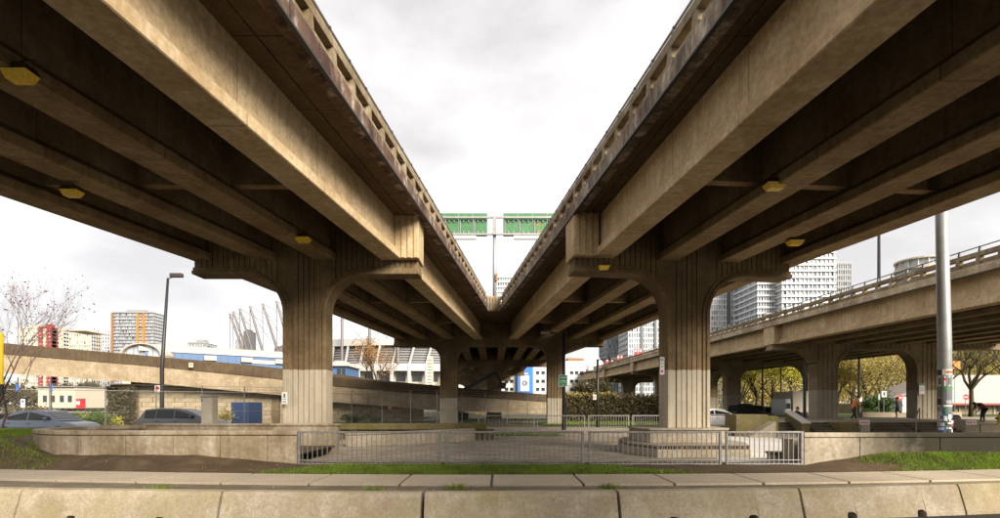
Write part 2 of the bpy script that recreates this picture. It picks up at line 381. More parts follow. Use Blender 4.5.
# ---------------------------------------------------------------- viaducts
S = .0207; Y1, Y2 = 19.0, 45.6
zb = lambda Y: 6.85 + S * (Y - Y1) if Y < Y2 else 7.4       # underside of the girders
zs = lambda Y: zb(Y) + 1.5                                    # soffit of the deck
def cove(c, r, z, a0, a1, n=10): return [(c + r * math.cos(lerp(a0, a1, i / n)), z + r * math.sin(lerp(a0, a1, i / n))) for i in range(n + 1)]
def make_pier(parent, cols, w, tipL, tipR, zlip, zled, ztop, cx, cy, rot, depth, r, mat, ribs=True, blocks=(), zbase=-.3, r_in=None, ribs_step=.19):
    M = Matrix.Translation((cx, cy, 0)) @ Matrix.Rotation(rot, 4, 'Z')
    paths = []; cur = [(tipL, zlip)]; h = math.pi / 2
    for i, c in enumerate(cols):
        if i == 0 and tipL > c - w / 2 - r: tipL = c - w / 2; cur = [(c - w / 2, ztop - .01)]
        else: cur += cove(c - w / 2 - r, r, zlip - r, h, 0)
        cur.append((c - w / 2, zbase)); paths.append(cur)
        cur = [(c + w / 2, zbase)] + cove(c + w / 2 + r, r, zlip - r, math.pi, h)
    cur.append((tipR, zlip)); paths.append(cur)
    under = [p for q in paths for p in q]
    m = MB(); m.prism(under + [(tipR, ztop), (tipL, ztop)], -depth / 2, depth / 2, M)
    body = m.build('pier', mat, parent, bevel=.03)
    for q, tk, pr in [(q, t_, p_) for q in paths for t_, p_ in ((.22, .05), (.10, .10))]:   # the moulded lip that follows the arches and runs down the column edges
        q = [p for i, p in enumerate(q) if i == 0 or (Vector(p) - Vector(q[i - 1])).length > .01]
        rings = []; q = list(q); q[0] = (q[0][0] - (.03 if tk > .15 else .045), q[0][1]) if abs(q[0][0] - tipL) < 1e-6 and q[0][1] == zlip else q[0]; q[-1] = (q[-1][0] + (.03 if tk > .15 else .045), q[-1][1]) if abs(q[-1][0] - tipR) < 1e-6 else q[-1]
        for i, p in enumerate(q):
            a = Vector(q[max(i - 1, 0)]); b = Vector(q[min(i + 1, len(q) - 1)]); t = (b - a).normalized(); nn = Vector((-t.y, t.x))
            A = Vector(p) - nn * (.02 if tk > .15 else .035); B = Vector(p) + nn * tk
            rings.append([M @ Vector((A.x, -depth / 2 - pr, A.y)), M @ Vector((B.x, -depth / 2 - pr, B.y)), M @ Vector((B.x, depth / 2 + pr, B.y)), M @ Vector((A.x, depth / 2 + pr, A.y))])
        k = MB(); k.loft(rings); k.build('arch_moulding', mat, body, bevel=.025)
    def floor_at(x):
        best = None
        for c in cols:
            if abs(x - c) < w / 2: return zbase
            d = abs(x - c) - w / 2
            if d < r: best = zlip - r + math.sqrt(max(0, r * r - (r - d) ** 2))
        return best if best is not None else zlip
    if ribs:
        x = tipL + .2
        while x < tipR - .1:
            lo = floor_at(x); lo = max(lo, max(floor_at(x - .2), floor_at(x + .2)) if lo == zbase and False else lo)
            edge = any(abs(abs(x - c) - w / 2) < .24 for c in cols)
            if not edge:
                z0 = lo if lo == zbase else lo + .22
                k = MB(); k.prism([(x - .08, z0), (x + .08, z0), (x + .08, ztop - .02), (x - .08, ztop - .02)], -depth / 2 - .035 - random.uniform(0, .02), -depth / 2 + .02, M)
                k.build('rib', mat, body)
            x += ribs_step
    for xb0, xb1 in blocks:
        k = MB(); k.prism([(xb0, zled - .02), (xb1, zled - .02), (xb1, ztop - .03), (xb0, ztop - .03)], -depth / 2 - .3, depth / 2 + .3, M)
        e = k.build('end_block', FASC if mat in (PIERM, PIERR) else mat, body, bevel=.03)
        for j in range(4):
            xx = lerp(xb0, xb1, (j + .5) / 4); k = MB(); k.prism([(xx - .06, zled), (xx + .06, zled), (xx + .06, ztop - .05), (xx - .06, ztop - .05)], -depth / 2 - .34, -depth / 2 - .28, M)
            k.build('rib', FASC, body)
    return body

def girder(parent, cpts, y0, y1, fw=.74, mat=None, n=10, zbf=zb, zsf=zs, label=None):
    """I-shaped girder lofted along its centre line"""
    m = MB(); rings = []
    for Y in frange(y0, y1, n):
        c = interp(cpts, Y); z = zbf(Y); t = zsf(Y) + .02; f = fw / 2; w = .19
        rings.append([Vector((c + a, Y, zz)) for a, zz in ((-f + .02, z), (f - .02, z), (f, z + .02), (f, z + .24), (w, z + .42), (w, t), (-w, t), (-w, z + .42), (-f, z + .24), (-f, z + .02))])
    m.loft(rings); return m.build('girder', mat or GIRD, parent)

def strip(m, epts, y0, y1, offs, zoff, zf, n=12):
    """box section along an edge: offs=(inner,outer) sideways, zoff=(lo,hi) above zf"""
    rings = []
    for Y in frange(y0, y1, n):
        x = interp(epts, Y); z = zf(Y)
        rings.append([Vector((x + offs[0], Y, z + zoff[0])), Vector((x + offs[1], Y, z + zoff[0])), Vector((x + offs[1], Y, z + zoff[1])), Vector((x + offs[0], Y, z + zoff[1]))])
    m.loft(rings)
def parapet(parent, epts, y0, y1, side, edge_mat, zf=zs, rail_mat=None, pitch=1.05, rail=True):
    """concrete parapet: stained edge beam, posts, infill panels with rounded tops, top beam, pipe rail on stanchions. side=+1: outside face looks to +x"""
    rm = rail_mat or RAILC; s = side
    m = MB(); strip(m, epts, y0, y1, sorted((-.28 * s, .05 * s)), (-.06, .32), zf); eb = m.build('edge_beam', edge_mat, parent, bevel=.015)
    m = MB(); strip(m, epts, y0, y1, sorted((-.02 * s, .065 * s)), (-.10, -.058), zf); m.build('drip_edge', BLACK, parent)
    m = MB(); strip(m, epts, y0, y1, sorted((-.24 * s, .0 * s)), (.72, .94), zf); m.build('top_beam', rm, parent, bevel=.02)
    if rail:
        m = MB(); rings = []
        m.tube([(interp(epts, Y) - .12 * s, Y, zf(Y) + 1.17) for Y in frange(y0, y1, 14)], .03, 6); m.build('pipe_rail', GALV, parent)
    pm = MB(); pm.hexa([(-.11, -.15, -.02), (.11, -.15, -.02), (.11, .15, -.02), (-.11, .15, -.02), (-.11, -.085, .42), (.11, -.085, .42), (.11, .085, .42), (-.11, .085, .42)])
    pmesh = pm.mesh('post', rm)
    sm = MB(); sm.hexa([(-.05, -.06, -.02), (.05, -.06, -.02), (.05, .06, -.02), (-.05, .06, -.02), (-.03, -.03, .27), (.03, -.03, .27), (.03, .03, .27), (-.03, .03, .27)])
    smesh = sm.mesh('stanchion', DARKST)
    im = MB(); h = pitch / 2 - .12
    prof = [(-h, -.02)] + [(-h + .25 * (1 - math.cos(a)) * h, .05 + .20 * math.sin(a)) for a in frange(0, math.pi / 2, 5)] + [(h - .25 * (1 - math.cos(a)) * h, .05 + .20 * math.sin(a)) for a in frange(math.pi / 2, 0, 5)] + [(h, -.02)]
    im.loft([[Vector((-.06, y, z)) for y, z in prof], [Vector((.06, y, z)) for y, z in prof]])
    imesh = im.mesh('infill_panel', RAILC if rail_mat is None else rail_mat)
    Y = y0 + .4
    while Y < y1 - .2:
        x = interp(epts, Y); z = zf(Y); dx = (interp(epts, Y + .5) - interp(epts, Y - .5)); rz = -math.atan(dx)
        put(pmesh, 'post', parent, (x - .12 * s, Y, z + .31), rz)
        if rail: put(smesh, 'stanchion', parent, (x - .12 * s, Y, z + .93), rz)
        if Y + pitch < y1: put(imesh, 'infill_panel', parent, (interp(epts, Y + pitch / 2) - .13 * s, Y + pitch / 2, zf(Y + pitch / 2) + .31), rz)
        Y += pitch
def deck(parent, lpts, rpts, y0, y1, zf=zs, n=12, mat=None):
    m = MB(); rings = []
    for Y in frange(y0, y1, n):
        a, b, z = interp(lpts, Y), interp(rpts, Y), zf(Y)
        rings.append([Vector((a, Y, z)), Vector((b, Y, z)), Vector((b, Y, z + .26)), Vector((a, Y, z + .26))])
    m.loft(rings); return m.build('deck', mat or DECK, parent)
def soffit_panels(parent, apts, bpts, y0, y1, pitch, zf=zs):
    Y = y0
    while Y < y1 - .3:
        e = min(Y + pitch, y1) - .02; m = MB()
        q = [(interp(apts, Y), Y), (interp(bpts, Y), Y), (interp(bpts, e), e), (interp(apts, e), e)]
        dz = random.uniform(-.006, .004)
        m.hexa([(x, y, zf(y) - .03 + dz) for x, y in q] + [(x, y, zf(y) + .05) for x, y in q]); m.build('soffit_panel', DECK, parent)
        Y += pitch
def diaphragms(parent, gp, ys, mat=None, rot=0.):
    for Y in ys:
        for i in range(len(gp) - 1):
            a, b = interp(gp[i], Y), interp(gp[i + 1], Y); ya = Y + a * rot; yb = Y + b * rot; z = zb(Y) + .42; t = zs(Y) + .02
            k = MB(); k.hexa([(a, ya - .13, z), (b, yb - .13, z), (b, yb + .13, z), (a, ya + .13, z), (a, ya - .13, t), (b, yb - .13, t), (b, yb + .13, t), (a, ya + .13, t)])
            k.build('cross_beam', mat or GIRD, parent)
def far_slope(c1, s, c2): return [(-16, c1 - s * 35), (Y1, c1), (Y2, c2)]

YN = -14.0                                     # the decks carry on behind the camera
# left viaduct
LV = thing('viaduct', 'left concrete viaduct with dark stained deck edge, overhead at the upper left', 'viaduct', (-7, 19, 0))
gl = [far_slope(-3.78, -.1097, -1.885), far_slope(-6.12, -.121, -4.34), far_slope(-8.2, -.162, -6.58), far_slope(-10.5, -.172, -8.55)]
gl = [[(-16, p[1][1] - abs(s) * 35), p[1], p[2]] for p, s in zip(gl, (.1097, .121, .162, .172))]
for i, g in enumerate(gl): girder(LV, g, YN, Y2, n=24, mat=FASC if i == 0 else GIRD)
le = [(-16, -3.554 - .093 * 24.25), (8.25, -3.554), (18.67, -2.585), (31.2, -1.518), (38.6, -.93)]
lo = [(-16, gl[3][0][1] - .75), (Y1, -11.25), (Y2, -9.3)]
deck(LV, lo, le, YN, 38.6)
web = lambda g, s: [(y, x + s * .19) for y, x in g]
mid = [(y, lerp(interp(web(gl[0], 1), y), x, .36)) for y, x in le]
mid2 = [(y, x + .035) for y, x in mid]
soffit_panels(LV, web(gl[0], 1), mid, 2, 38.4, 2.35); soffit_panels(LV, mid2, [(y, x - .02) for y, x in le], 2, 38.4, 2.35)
diaphragms(LV, gl, (4.5, 13, 29.3, 37.7))
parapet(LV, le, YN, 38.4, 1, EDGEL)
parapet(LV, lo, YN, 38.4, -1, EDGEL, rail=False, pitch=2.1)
make_pier(LV, [.14], 1.46, -3.80, 4.15, 6.36, 6.85, 8.39, -7.06, Y1 - .25, 0, .58, 1.42, PIERM, blocks=[(3.35, 4.22)])
# right viaduct
RV = thing('viaduct', 'right concrete viaduct with pale streaked deck edge, overhead at the upper right', 'viaduct', (6.3, 19, 0))
gr = [[(-16, c + s * (Y1 + 16)), (Y1, c), (Y2, e)] for c, s, e in ((3.55, .1076, 1.09), (5.93, .102, 3.64), (8.22, .117, 6.27), (10.6, .118, 8.9))]
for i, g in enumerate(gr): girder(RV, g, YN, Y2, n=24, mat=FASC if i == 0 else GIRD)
m = MB(); m.tube([(interp(gr[3], Y) - .75, Y, zb(Y) + .75) for Y in frange(20, 44, 6)], .11, 10); m.build('drain_pipe', DARKST, RV)
re_ = [(-16, 3.69 + .12 * 24.25), (8.25, 3.69), (17.1, 2.63), (26.2, 1.537), (38.6, .02)]
ro = [(-16, gr[3][0][1] + .75), (Y1, 11.35), (Y2, 9.6)]
deck(RV, re_, ro, YN, 38.6)
mid = [(y, lerp(interp(web(gr[0], -1), y), x, .36)) for y, x in re_]
mid2 = [(y, x - .035) for y, x in mid]
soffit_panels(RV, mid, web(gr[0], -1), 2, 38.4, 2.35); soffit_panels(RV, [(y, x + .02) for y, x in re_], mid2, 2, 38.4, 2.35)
diaphragms(RV, gr, (3.6, 12.2, 28.6, 37.2), rot=.1)
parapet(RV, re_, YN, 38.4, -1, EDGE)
parapet(RV, ro, YN, 38.4, 1, EDGE, rail=False, pitch=2.1)
make_pier(RV, [.14], 1.52, -4.02, 4.05, 6.36, 6.85, 8.39, 6.54, Y1 - .15, R(6.5), .58, 1.42, PIERM, blocks=[(-4.1, -3.2)])
# joined viaduct beyond the fork
JV = thing('viaduct', 'joined viaduct beyond the fork, carried by the distant twin columns and dark arches', 'viaduct', (0, 45.6, 0))
Y3 = 66.0
bl = bx('end_block', RAILC, JV, -1.0, .07, 38.35, 38.75, zs(38) - .1, zs(38) + 1.0, .03)
for k in range(5): bx('rib', RAILC, bl, -.93 + k * .21, -.83 + k * .21, 38.29, 38.36, zs(38) - .05, zs(38) + .9)
zj = lambda Y: zs(38.6) if Y < 38.6 else zs(38.6) + .0 * (Y - 38.6)
deck(JV, [(38.6, -9.8), (Y2, -9.3), (Y3, -7.4), (90, -10.2)], [(38.6, 10.1), (Y2, 9.6), (Y3, 6.8), (90, 5.2)], 38.62, 90, zf=lambda Y: zs(38.6))
make_pier(JV, [-4.45, 4.85], 1.42, -9.2, 9.0, 6.85, 7.2, 8.85, 0, Y2, 0, .95, 1.25, PIERF, ribs_step=.26)
for a, b in ((-5.6, -6.0), (-3.4, -3.9), (-1.75, -2.0), (.3, 0.0), (2.4, 1.9), (3.9, 3.5), (6.3, 5.0), (8.6, 5.6)):
    girder(JV, [(46, a), (Y3, b)], 46, Y3, fw=.8, n=3, zbf=lambda Y: 7.3, zsf=lambda Y: zs(38.6) - .01)
make_pier(JV, [-6.5, -.75], 1.8, -7.3, 6.4, 6.6, 7.1, 8.8, 0, Y3, 0, 1.3, 1.9, PIERN, ribs_step=.4)
for (px_, py_, c0, c1) in ((-1.5, 84, -6.8, -.8), (-3.4, 102, -6.8, -.8), (-6, 120, -6.8, -.8)):
    make_pier(JV, [c0, c1], 1.5, c0 - .7, 5.4, 6.5, 7.0, 8.8, px_, py_, R(5), 1.3, 2.0, PIERN, ribs=False)
for a, b in ((-3.9, -6.5), (-2.0, -4.5), (0, -2.5), (1.9, -.5), (-6, -8.5), (3.8, 1.5)):
    girder(JV, [(Y3 + .8, a), (84, b + 2)], Y3 + .8, 84, fw=.8, n=2, zbf=lambda Y: 7.3, zsf=lambda Y: zs(38.6) - .01)
    girder(JV, [(84.5, b + 2), (102, b)], 84.5, 102, fw=.8, n=2, zbf=lambda Y: 7.3, zsf=lambda Y: zs(38.6) - .01)
deck(JV, [(90.1, -10.2), (125, -14)], [(90.1, 5.2), (125, 3)], 90.1, 125, zf=lambda Y: zs(38.6), n=3)

# side viaduct on the right
SV = thing('viaduct', 'elevated roadway crossing behind on the right, with pipe rail and arched piers', 'viaduct', (26, 42, 0))
zs3 = lambda Y: 7.85 + .0112 * (Y - 23); zb3 = lambda Y: zs3(Y) - 1.5
se = [(8, 22.6), (23, 22.1), (47, 21.6), (104, 20.2), (150, 15)]
so = [(y, x + 19) for y, x in se]
deck(SV, se, so, 8, 140, zf=zs3)
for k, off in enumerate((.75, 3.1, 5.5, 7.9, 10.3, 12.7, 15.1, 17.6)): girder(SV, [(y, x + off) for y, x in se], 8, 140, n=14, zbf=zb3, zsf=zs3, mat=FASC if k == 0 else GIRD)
parapet(SV, se, 10, 110, -1, EDGER, zf=zs3)
for (yy, cxs, hide) in ((42, (4.4, 12.4), 0), (62, (6.4, 16), 0), (82, (4.7, 12.5), 0), (102, (4.7, 12.5), 0), (122, (4.7, 12.5), 0)):
    x0 = interp(se, yy)
    make_pier(SV, list(cxs), 1.65, .05, 18.2, zb3(yy) - .42, zb3(yy), zs3(yy) + .04, x0, yy, 0, .95, 1.7, PIERR, ribs=(yy < 70), blocks=[(-.02, .85)], ribs_step=.36)
lp = thing('lamp_post', 'thin lamp post rising from the roadway on the right', 'lamp post', (22.15, 30.4, zs3(30) + .26))
m = MB(); m.tube([(22.15, 30.4, zs3(30) + .26), (22.15, 30.4, 17)], [.09, .06], 8); m.build('pole', DARKST, lp)
m = MB(); m.tube([(22.15, 30.4, 16.9), (23.2, 30.4, 17.4), (24.2, 30.4, 17.5)], .05, 6); m.build('arm', DARKST, lp)

# descending ramp on the left
RP = thing('ramp_bridge', 'low ramp bridge with dark solid parapet sloping down behind the parked cars', 'bridge', (-20, 45, 0))
rtab = [(-160, 33.5, 329, 362), (2, 38, 343, 373), (150, 43, 356.3, 383), (280, 47.6, 370, 395), (334, 49.5, 377, 402), (432, 53, 386, 410), (544, 57, 394.5, 414), (620, 60, 399, 416)]
def rampring(u, Y, vt, vb, a, b, dy0, dy1):    # a,b: fraction from top
    zt, zb_ = PZ(vt, Y), PZ(vb, Y); x = PX(u, Y); z0 = lerp(zt, zb_, a); z1 = lerp(zt, zb_, b)
    nx, ny = .40, .92
    return [Vector((x + nx * dy0, Y + ny * dy0, z1)), Vector((x + nx * dy0, Y + ny * dy0, z0)), Vector((x + nx * dy1, Y + ny * dy1, z0)), Vector((x + nx * dy1, Y + ny * dy1, z1))]
m = MB(); m.loft([rampring(*t, 0, .36, -.12, .28) for t in rtab]); m.build('parapet', RAMPD, RP, bevel=.02)
for i in range(len(rtab) - 1):
    for k in range(3):                          # fascia units with open joints
        r0, r1 = rampring(*rtab[i], .36, 1, 0, .6), rampring(*rtab[i + 1], .36, 1, 0, .6)
        m = MB(); m.loft([[p.lerp(q, f) for p, q in zip(r0, r1)] for f in (k / 3 + .002, (k + 1) / 3 - .002)]); m.build('fascia_panel', RAMPL, RP)
m = MB(); m.loft([rampring(*t, .40, .62, .3, 8.5) for t in rtab]); m.build('deck', DECK, RP)
for k in (2.4, 4.6, 6.8):
    m = MB(); m.loft([rampring(*t, .6, .98, k, k + .5) for t in rtab]); m.build('girder', DECK, RP)
m = MB(); m.loft([rampring(*t, 0, .62, 8.3, 8.6) for t in rtab]); m.build('parapet', RAMPD, RP)
for u, Y, vb in ((240, 46, 391), (318, 49, 400)):
    x = PX(u, Y) + 2; m = MB(); m.box(x - .5, x + .5, Y + 2.2, Y + 6.5, -.1, PZ(vb, Y) + .3); m.build('support_wall', PIERN, RP)
# ---------------------------------------------------------------- plaza furniture
# left planter: front wall with rounded end, rear wall, soil
PL = thing('planter_wall', 'long low concrete planter wall with rounded left end below the left column', 'wall', (-9, 14.4, 0))
def wall_path(name, pts, t, z0, z1, mat, parent, seg=None, bevel=.025):
    """wall of thickness t along a ground path"""
    m = MB(); rings = []
    for i, p in enumerate(pts):
        p = Vector(p); a = Vector(pts[max(i - 1, 0)]); b = Vector(pts[min(i + 1, len(pts) - 1)]); d = (b - a).normalized(); n_ = Vector((-d.y, d.x))
        q = p + n_ * t
        rings.append([Vector((p.x, p.y, z0)), Vector((p.x, p.y, z1)), Vector((q.x, q.y, z1)), Vector((q.x, q.y, z0))])
    m.loft(rings); return m.build(name, mat, parent, bevel=bevel)
xr = PX(297, 14.3)
front = [(xr, 14.3)] + [(xx, 14.3) for xx in (-6.4, -7.7, -9.0, -10.3, -11.55)] + [(-12.3, 14.4), (-13.0, 14.68), (-13.6, 15.15), (-13.98, 15.8), (-14.1, 16.5), (-13.95, 17.2), (-13.5, 17.85), (-12.9, 18.2), (-12.3, 18.3)]
front = front[::-1]
fi = len(front)
# straight panels with open joints, then the curved end in one pour
curve = front[:10]
wall_path('curved_wall', curve, .3, -.1, .86, WALLC, PL)
px_ = [-11.55, -10.3, -9.0, -7.7, -6.4, xr]
for i in range(5):
    bx('wall_panel', WALLC, PL, px_[i] + .008, px_[i + 1] - .008, 14.3, 14.6, -.1, .86, .012)
cop = [(x, y - .03) if y < 14.6 else (x, y) for x, y in front]
wall_path('coping', [(x - (.03 if x < -13.3 else 0), y - (.03 if y < 14.9 else 0)) for x, y in front], .36, .875, 1.0, WALLC, PL)
RW = thing('planter_wall', 'plain concrete wall at the foot of the left column, ending in a square corner', 'wall', (-8.5, 18.3, 0))
for a, b in ((-12.4, -10.2), (-10.2, -7.9), (-7.9, -5.62)): bx('wall_panel', WALLC, RW, a + .006, b - .006, 18.0, 18.22, -.1, .98, .012)
bx('coping', WALLC, RW, -12.4, -5.58, 17.96, 18.27, .985, 1.06, .015)
sheet('planter_soil', DIRT, [(-12.2, 14.5), (-5.7, 14.5), (-5.7, 18.1), (-13.4, 18.1), (-13.9, 16.5), (-13.2, 15.1)], .3)

# mossy bench wall behind the railing
BW = thing('bench_wall', 'mossy green concrete bench wall behind the left railing panel', 'bench', (-4.4, 26, 0))
bx('top_slab', MOSSY, BW, -8.2, PX(486, 25.6), 25.4, 26.6, .50, .78, .02)
bx('base', MOSSY, BW, -7.9, PX(494, 26.3), 25.75, 26.5, -.1, .5, .01)
for k in range(5): bx('buttress', MOSSY, BW, -7.4 + k * 1.5, -7.0 + k * 1.5, 25.5, 25.76, -.05, .49)
bs = thing('curved_bench', 'low curved concrete bench beside the end of the planter wall', 'bench', (-5.5, 22.3, 0))
m = MB(); rr = []
for i in range(13):
    t = i / 12; xx = lerp(-6.3, -1.2, t); yy = 21.2 + 3.9 * t ** 1.6
    rr.append([Vector((xx, yy, .0)), Vector((xx, yy, .5)), Vector((xx - .1, yy + .5, .5)), Vector((xx - .1, yy + .5, .0))])
m.loft(rr); m.build('seat', PLINTH, bs, bevel=.02)
m = MB(); m.loft([[Vector((p.x, p.y - .05, z)) for p, z in ((r[0], .5), (r[0], .57))] + [Vector((r[2].x, r[2].y + .03, .57)), Vector((r[2].x, r[2].y + .03, .5))] for r in rr]); m.build('coping', PLINTH, bs)

# octagonal bench and pedestal round the right column
OC = thing('column_bench', 'octagonal concrete bench and pedestal around the foot of the right column', 'bench', (6.48, 19.1, 0))
def octo(cx, cy, rx, ry, c, e): return [(cx - rx, cy - ry * e), (cx - rx * c, cy - ry), (cx + rx * c, cy - ry), (cx + rx, cy - ry * e), (cx + rx, cy + ry * e), (cx + rx * c, cy + ry), (cx - rx * c, cy + ry), (cx - rx, cy + ry * e)]
def pprism(m, poly, z0, z1): m.loft([[Vector((x, y, z0)) for x, y in poly], [Vector((x, y, z1)) for x, y in poly]])
m = MB(); pprism(m, octo(6.57, 19.1, 2.07, 2.35, .73, .35), 0, .28); m.build('bench_base', PLINTH, OC, bevel=.02)
m = MB(); pprism(m, octo(6.57, 19.1, 2.0, 2.28, .73, .35), .28, .33); m.build('recess', TIMBER, OC)
for k in range(34):
    xk = 6.57 - 1.45 + k * 2.9 / 33; bx('slat', TIMBER, OC, xk - .028, xk + .028, 16.74, 16.84, .285, .395)
m = MB(); pprism(m, octo(6.57, 19.1, 2.04, 2.3, .73, .35), .335, .40); m.build('bench_top', PLINTH, OC, bevel=.01)
m = MB(); pprism(m, octo(6.47, 19.1, 1.55, 1.25, .85, .6), .40, .84); m.build('pedestal', PLINTH, OC, bevel=.02)
m = MB(); pprism(m, octo(6.47, 19.1, 1.6, 1.31, .85, .6), .842, .90); m.build('pedestal_cap', PLINTH, OC, bevel=.015)
gb = thing('grind_rail', 'small black bent steel rail standing on the plaza beside the octagonal bench', 'rail', (PX(638, 20), 20.4, 0))
m = MB(); xx = PX(633, 20.4); m.tube([(xx, 20.4, .01), (xx, 20.4, .5), (xx + .12, 20.4, .58), (xx + .6, 20.4, .62)], .03, 8); m.tube([(xx + .35, 20.4, .6), (xx + .35, 20.4, .01)], .025, 8); m.build('tube', DARKST, gb)

# right wall
WR = thing('plaza_wall', 'low concrete wall at the right, clean at one end and dark with damp', 'wall', (12, 14.4, 0))
x0 = PX(804, 14.3)
bx_ = [x0, 9.9, 12.1, 14.5, 17.2, 20.5]
for i in range(5): bx('wall_panel', WALLR, WR, bx_[i] + .006, bx_[i + 1] - .006, 14.3, 14.62, -.1, .80, .015)
bx('coping', WALLR, WR, x0 - .01, 20.5, 14.27, 14.66, .815, .935, .02)
bx('end_block', PLINTH, WR, PX(787, 15.3), PX(800, 15.3), 15.0, 15.6, 0, .72, .02)
lw = thing('low_ledge', 'small timber-topped ledge behind the right end of the railing', 'ledge', (PX(778, 16), 16, 0))
bx('base', PLINTH, lw, PX(770, 16), PX(787, 16) - .02, 15.7, 16.2, 0, .20, .01); bx('top', TIMBER, lw, PX(769, 16), PX(787, 16) - .02, 15.66, 16.24, .205, .27, .01)

# steel railings
def railing(label, p0, p1, z0, z1, n, group, thick=.055, low2=.14, name='railing', mat=None):
    mat = mat or GALV
    p0, p1 = Vector(p0), Vector(p1); d = (p1 - p0); L = d.length; d.normalize(); rz = math.atan2(d.y, d.x)
    th = thing(name, label, 'railing', (p0.x, p0.y, z0 - .05), group)
    def rail(z, h, w=thick, nm='rail'):
        m = MB(); c = (p0 + p1) / 2; m.obox((c.x, c.y, z), (L, w, h), rz); m.build(nm, mat, th, bevel=.008)
    rail(z1 - thick / 2, thick, nm='top_rail'); rail(z0 + .03, .05, .045, 'bottom_rail')
    if low2: rail(z0 + low2, .03, .04, 'middle_rail')
    for p in (p0 + d * .035, p1 - d * .035):
        m = MB(); m.obox((p.x, p.y, (z0 - .12 + z1 - .002) / 2), (.07, .07, z1 - .004 - z0 + .12), rz); m.build('post', mat, th, bevel=.008)
    pm = MB(); pm.obox((0, 0, 0), (.02, .02, z1 - z0 - .09)); me = pm.mesh('picket', mat)
    for k in range(1, n): 
        p = p0.lerp(p1, k / n); put(me, 'picket', th, (p.x, p.y, (z0 + z1) / 2 + .0), rz)
YR = 14.3
rl = [(297.7, 440.7, 'galvanised railing panel beside the planter wall, leftmost of the front row'), (445, 584, 'galvanised railing panel second from the left in the front row'),
      (588.5, 721.5, 'galvanised railing panel in front of the octagonal column bench'), (725.5, 803, 'short galvanised railing panel butting the right-hand wall')]
for u0, u1, lab in rl: railing(lab, (PX(u0, YR), YR), (PX(u1, YR), YR), .05, .985, max(8, round((u1 - u0) / 4.95)), 'front railing panels')
fr = [(478, 534.5, 'far railing panel behind the mossy bench wall'), (537, 585, 'far railing panel behind the green bicycle sign'), (588, 629, 'far railing panel left of the right column'), (632, 668, 'far railing panel partly hidden by the right column')]
for u0, u1, lab in fr: railing(lab, (PX(u0, 32), 32), (PX(u1, 32), 32), .05, 1.08, 16, 'far railing panels', low2=0)
railing('far railing panel right of the right column in front of the silver car', (PX(706, 32), 32), (PX(728.5, 32), 32), .05, 1.14, 10, 'far railing panels', low2=0)

# raised skate platform with steps
PT = thing('skate_platform', 'raised concrete platform with steps under the roadway on the right', 'platform', (24, 34, 0))
bx('platform', PLINTH, PT, PX(770, 33), 46, 32.4, 47, -.1, .63, .01)
def steps(u0, u1, n=4, y0=31.0):
    for k in range(n):
        bx('step', STEPC, PT, PX(u0, y0), PX(u1, y0), y0 + k * .35, 32.41, -.05 + k * .158 if k == 0 else k * .158 + .003, (k + 1) * .158, .008)
        bx('nosing', PLINTH, PT, PX(u0, y0), PX(u1, y0), y0 + k * .35 - .015, y0 + k * .35 + .05, (k + 1) * .158 + .002, (k + 1) * .158 + .012)
steps(774, 800); steps(816, 838); steps(871, 917); steps(921, 962)
bx('block', MOSSY, PT, PX(838.5, 31), PX(859, 31), 30.9, 32.39, -.05, .67, .015)
bx('block', PLINTH, PT, PX(860, 30.8), PX(869, 30.8), 30.7, 32.38, -.05, .86, .015)
bx('block', PLINTH, PT, PX(964, 30.8), PX(978, 30.8), 30.7, 32.38, -.05, .84, .015)
bx('low_wall', PLINTH, PT, PX(979, 31), 36, 30.9, 32.37, -.05, .55, .015)
for u in (864.5, 971.5):
    xx = PX(u, 30.69); st = bx('sticker', WHITE, PT, xx - .3, xx + .3, 30.685, 30.695, .55, .80)
    for k in range(3): bx('lettering', REDS, st, xx - .24 + k * .17, xx - .12 + k * .17, 30.680, 30.684, .62, .73)
m = MB(); hx0, hx1 = PX(799, 30.4), PX(807, 30.4)
m.hexa([(hx0, 30.1, 0), (hx1, 30.1, 0), (hx1 + .6, 33, 0), (hx0 + .6, 33, 0), (hx0, 30.1, .62), (hx1, 30.1, .62), (hx1 + .6, 33, 1.27), (hx0 + .6, 33, 1.27)]); m.build('sloped_ledge', MOSSY, PT, bevel=.015)
m = MB(); m.hexa([(hx0 - .05, 30.06, .625), (hx1 + .05, 30.06, .625), (hx1 + .65, 33.04, 1.275), (hx0 + .55, 33.04, 1.275), (hx0 - .05, 30.06, .70), (hx1 + .05, 30.06, .70), (hx1 + .65, 33.04, 1.35), (hx0 + .55, 33.04, 1.35)]); m.build('ledge_coping', ROOFP, PT)
m = MB(); m.tube([(PX(916, 31), 31.0, .1), (PX(916, 31), 31.0, 1.0), (PX(919.5, 32.6), 32.6, 1.5), (PX(919.5, 32.6), 32.6, .6)], .035, 8); m.build('handrail', GALV, PT)
bx('back_wall', PLINTH, PT, PX(861, 46.5), PX(960, 46.5), 46.3, 46.9, .6, 1.06, .01)
MB1 = thing('mossy_block', 'mossy green block with a pale sloping bank left of the steps', 'block', (PX(752, 29), 29, 0))
m = MB(); a, b = PX(736, 28), PX(768, 28); m.box(a, b, 28, 29.4, -.05, 1.19); m.build('block', MOSSY, MB1, bevel=.02)
m = MB(); m.prism([(PX(742, 27.9), .0), (PX(769, 27.9), .0), (PX(769, 27.9), .85)], 27.2, 27.98); m.build('bank', PLINTH, MB1)
m = MB(); m.box(PX(769, 28), PX(775, 28) + .3, 28.2, 29.6, -.05, 1.1); m.build('pillar', MOSSY, MB1, bevel=.02)

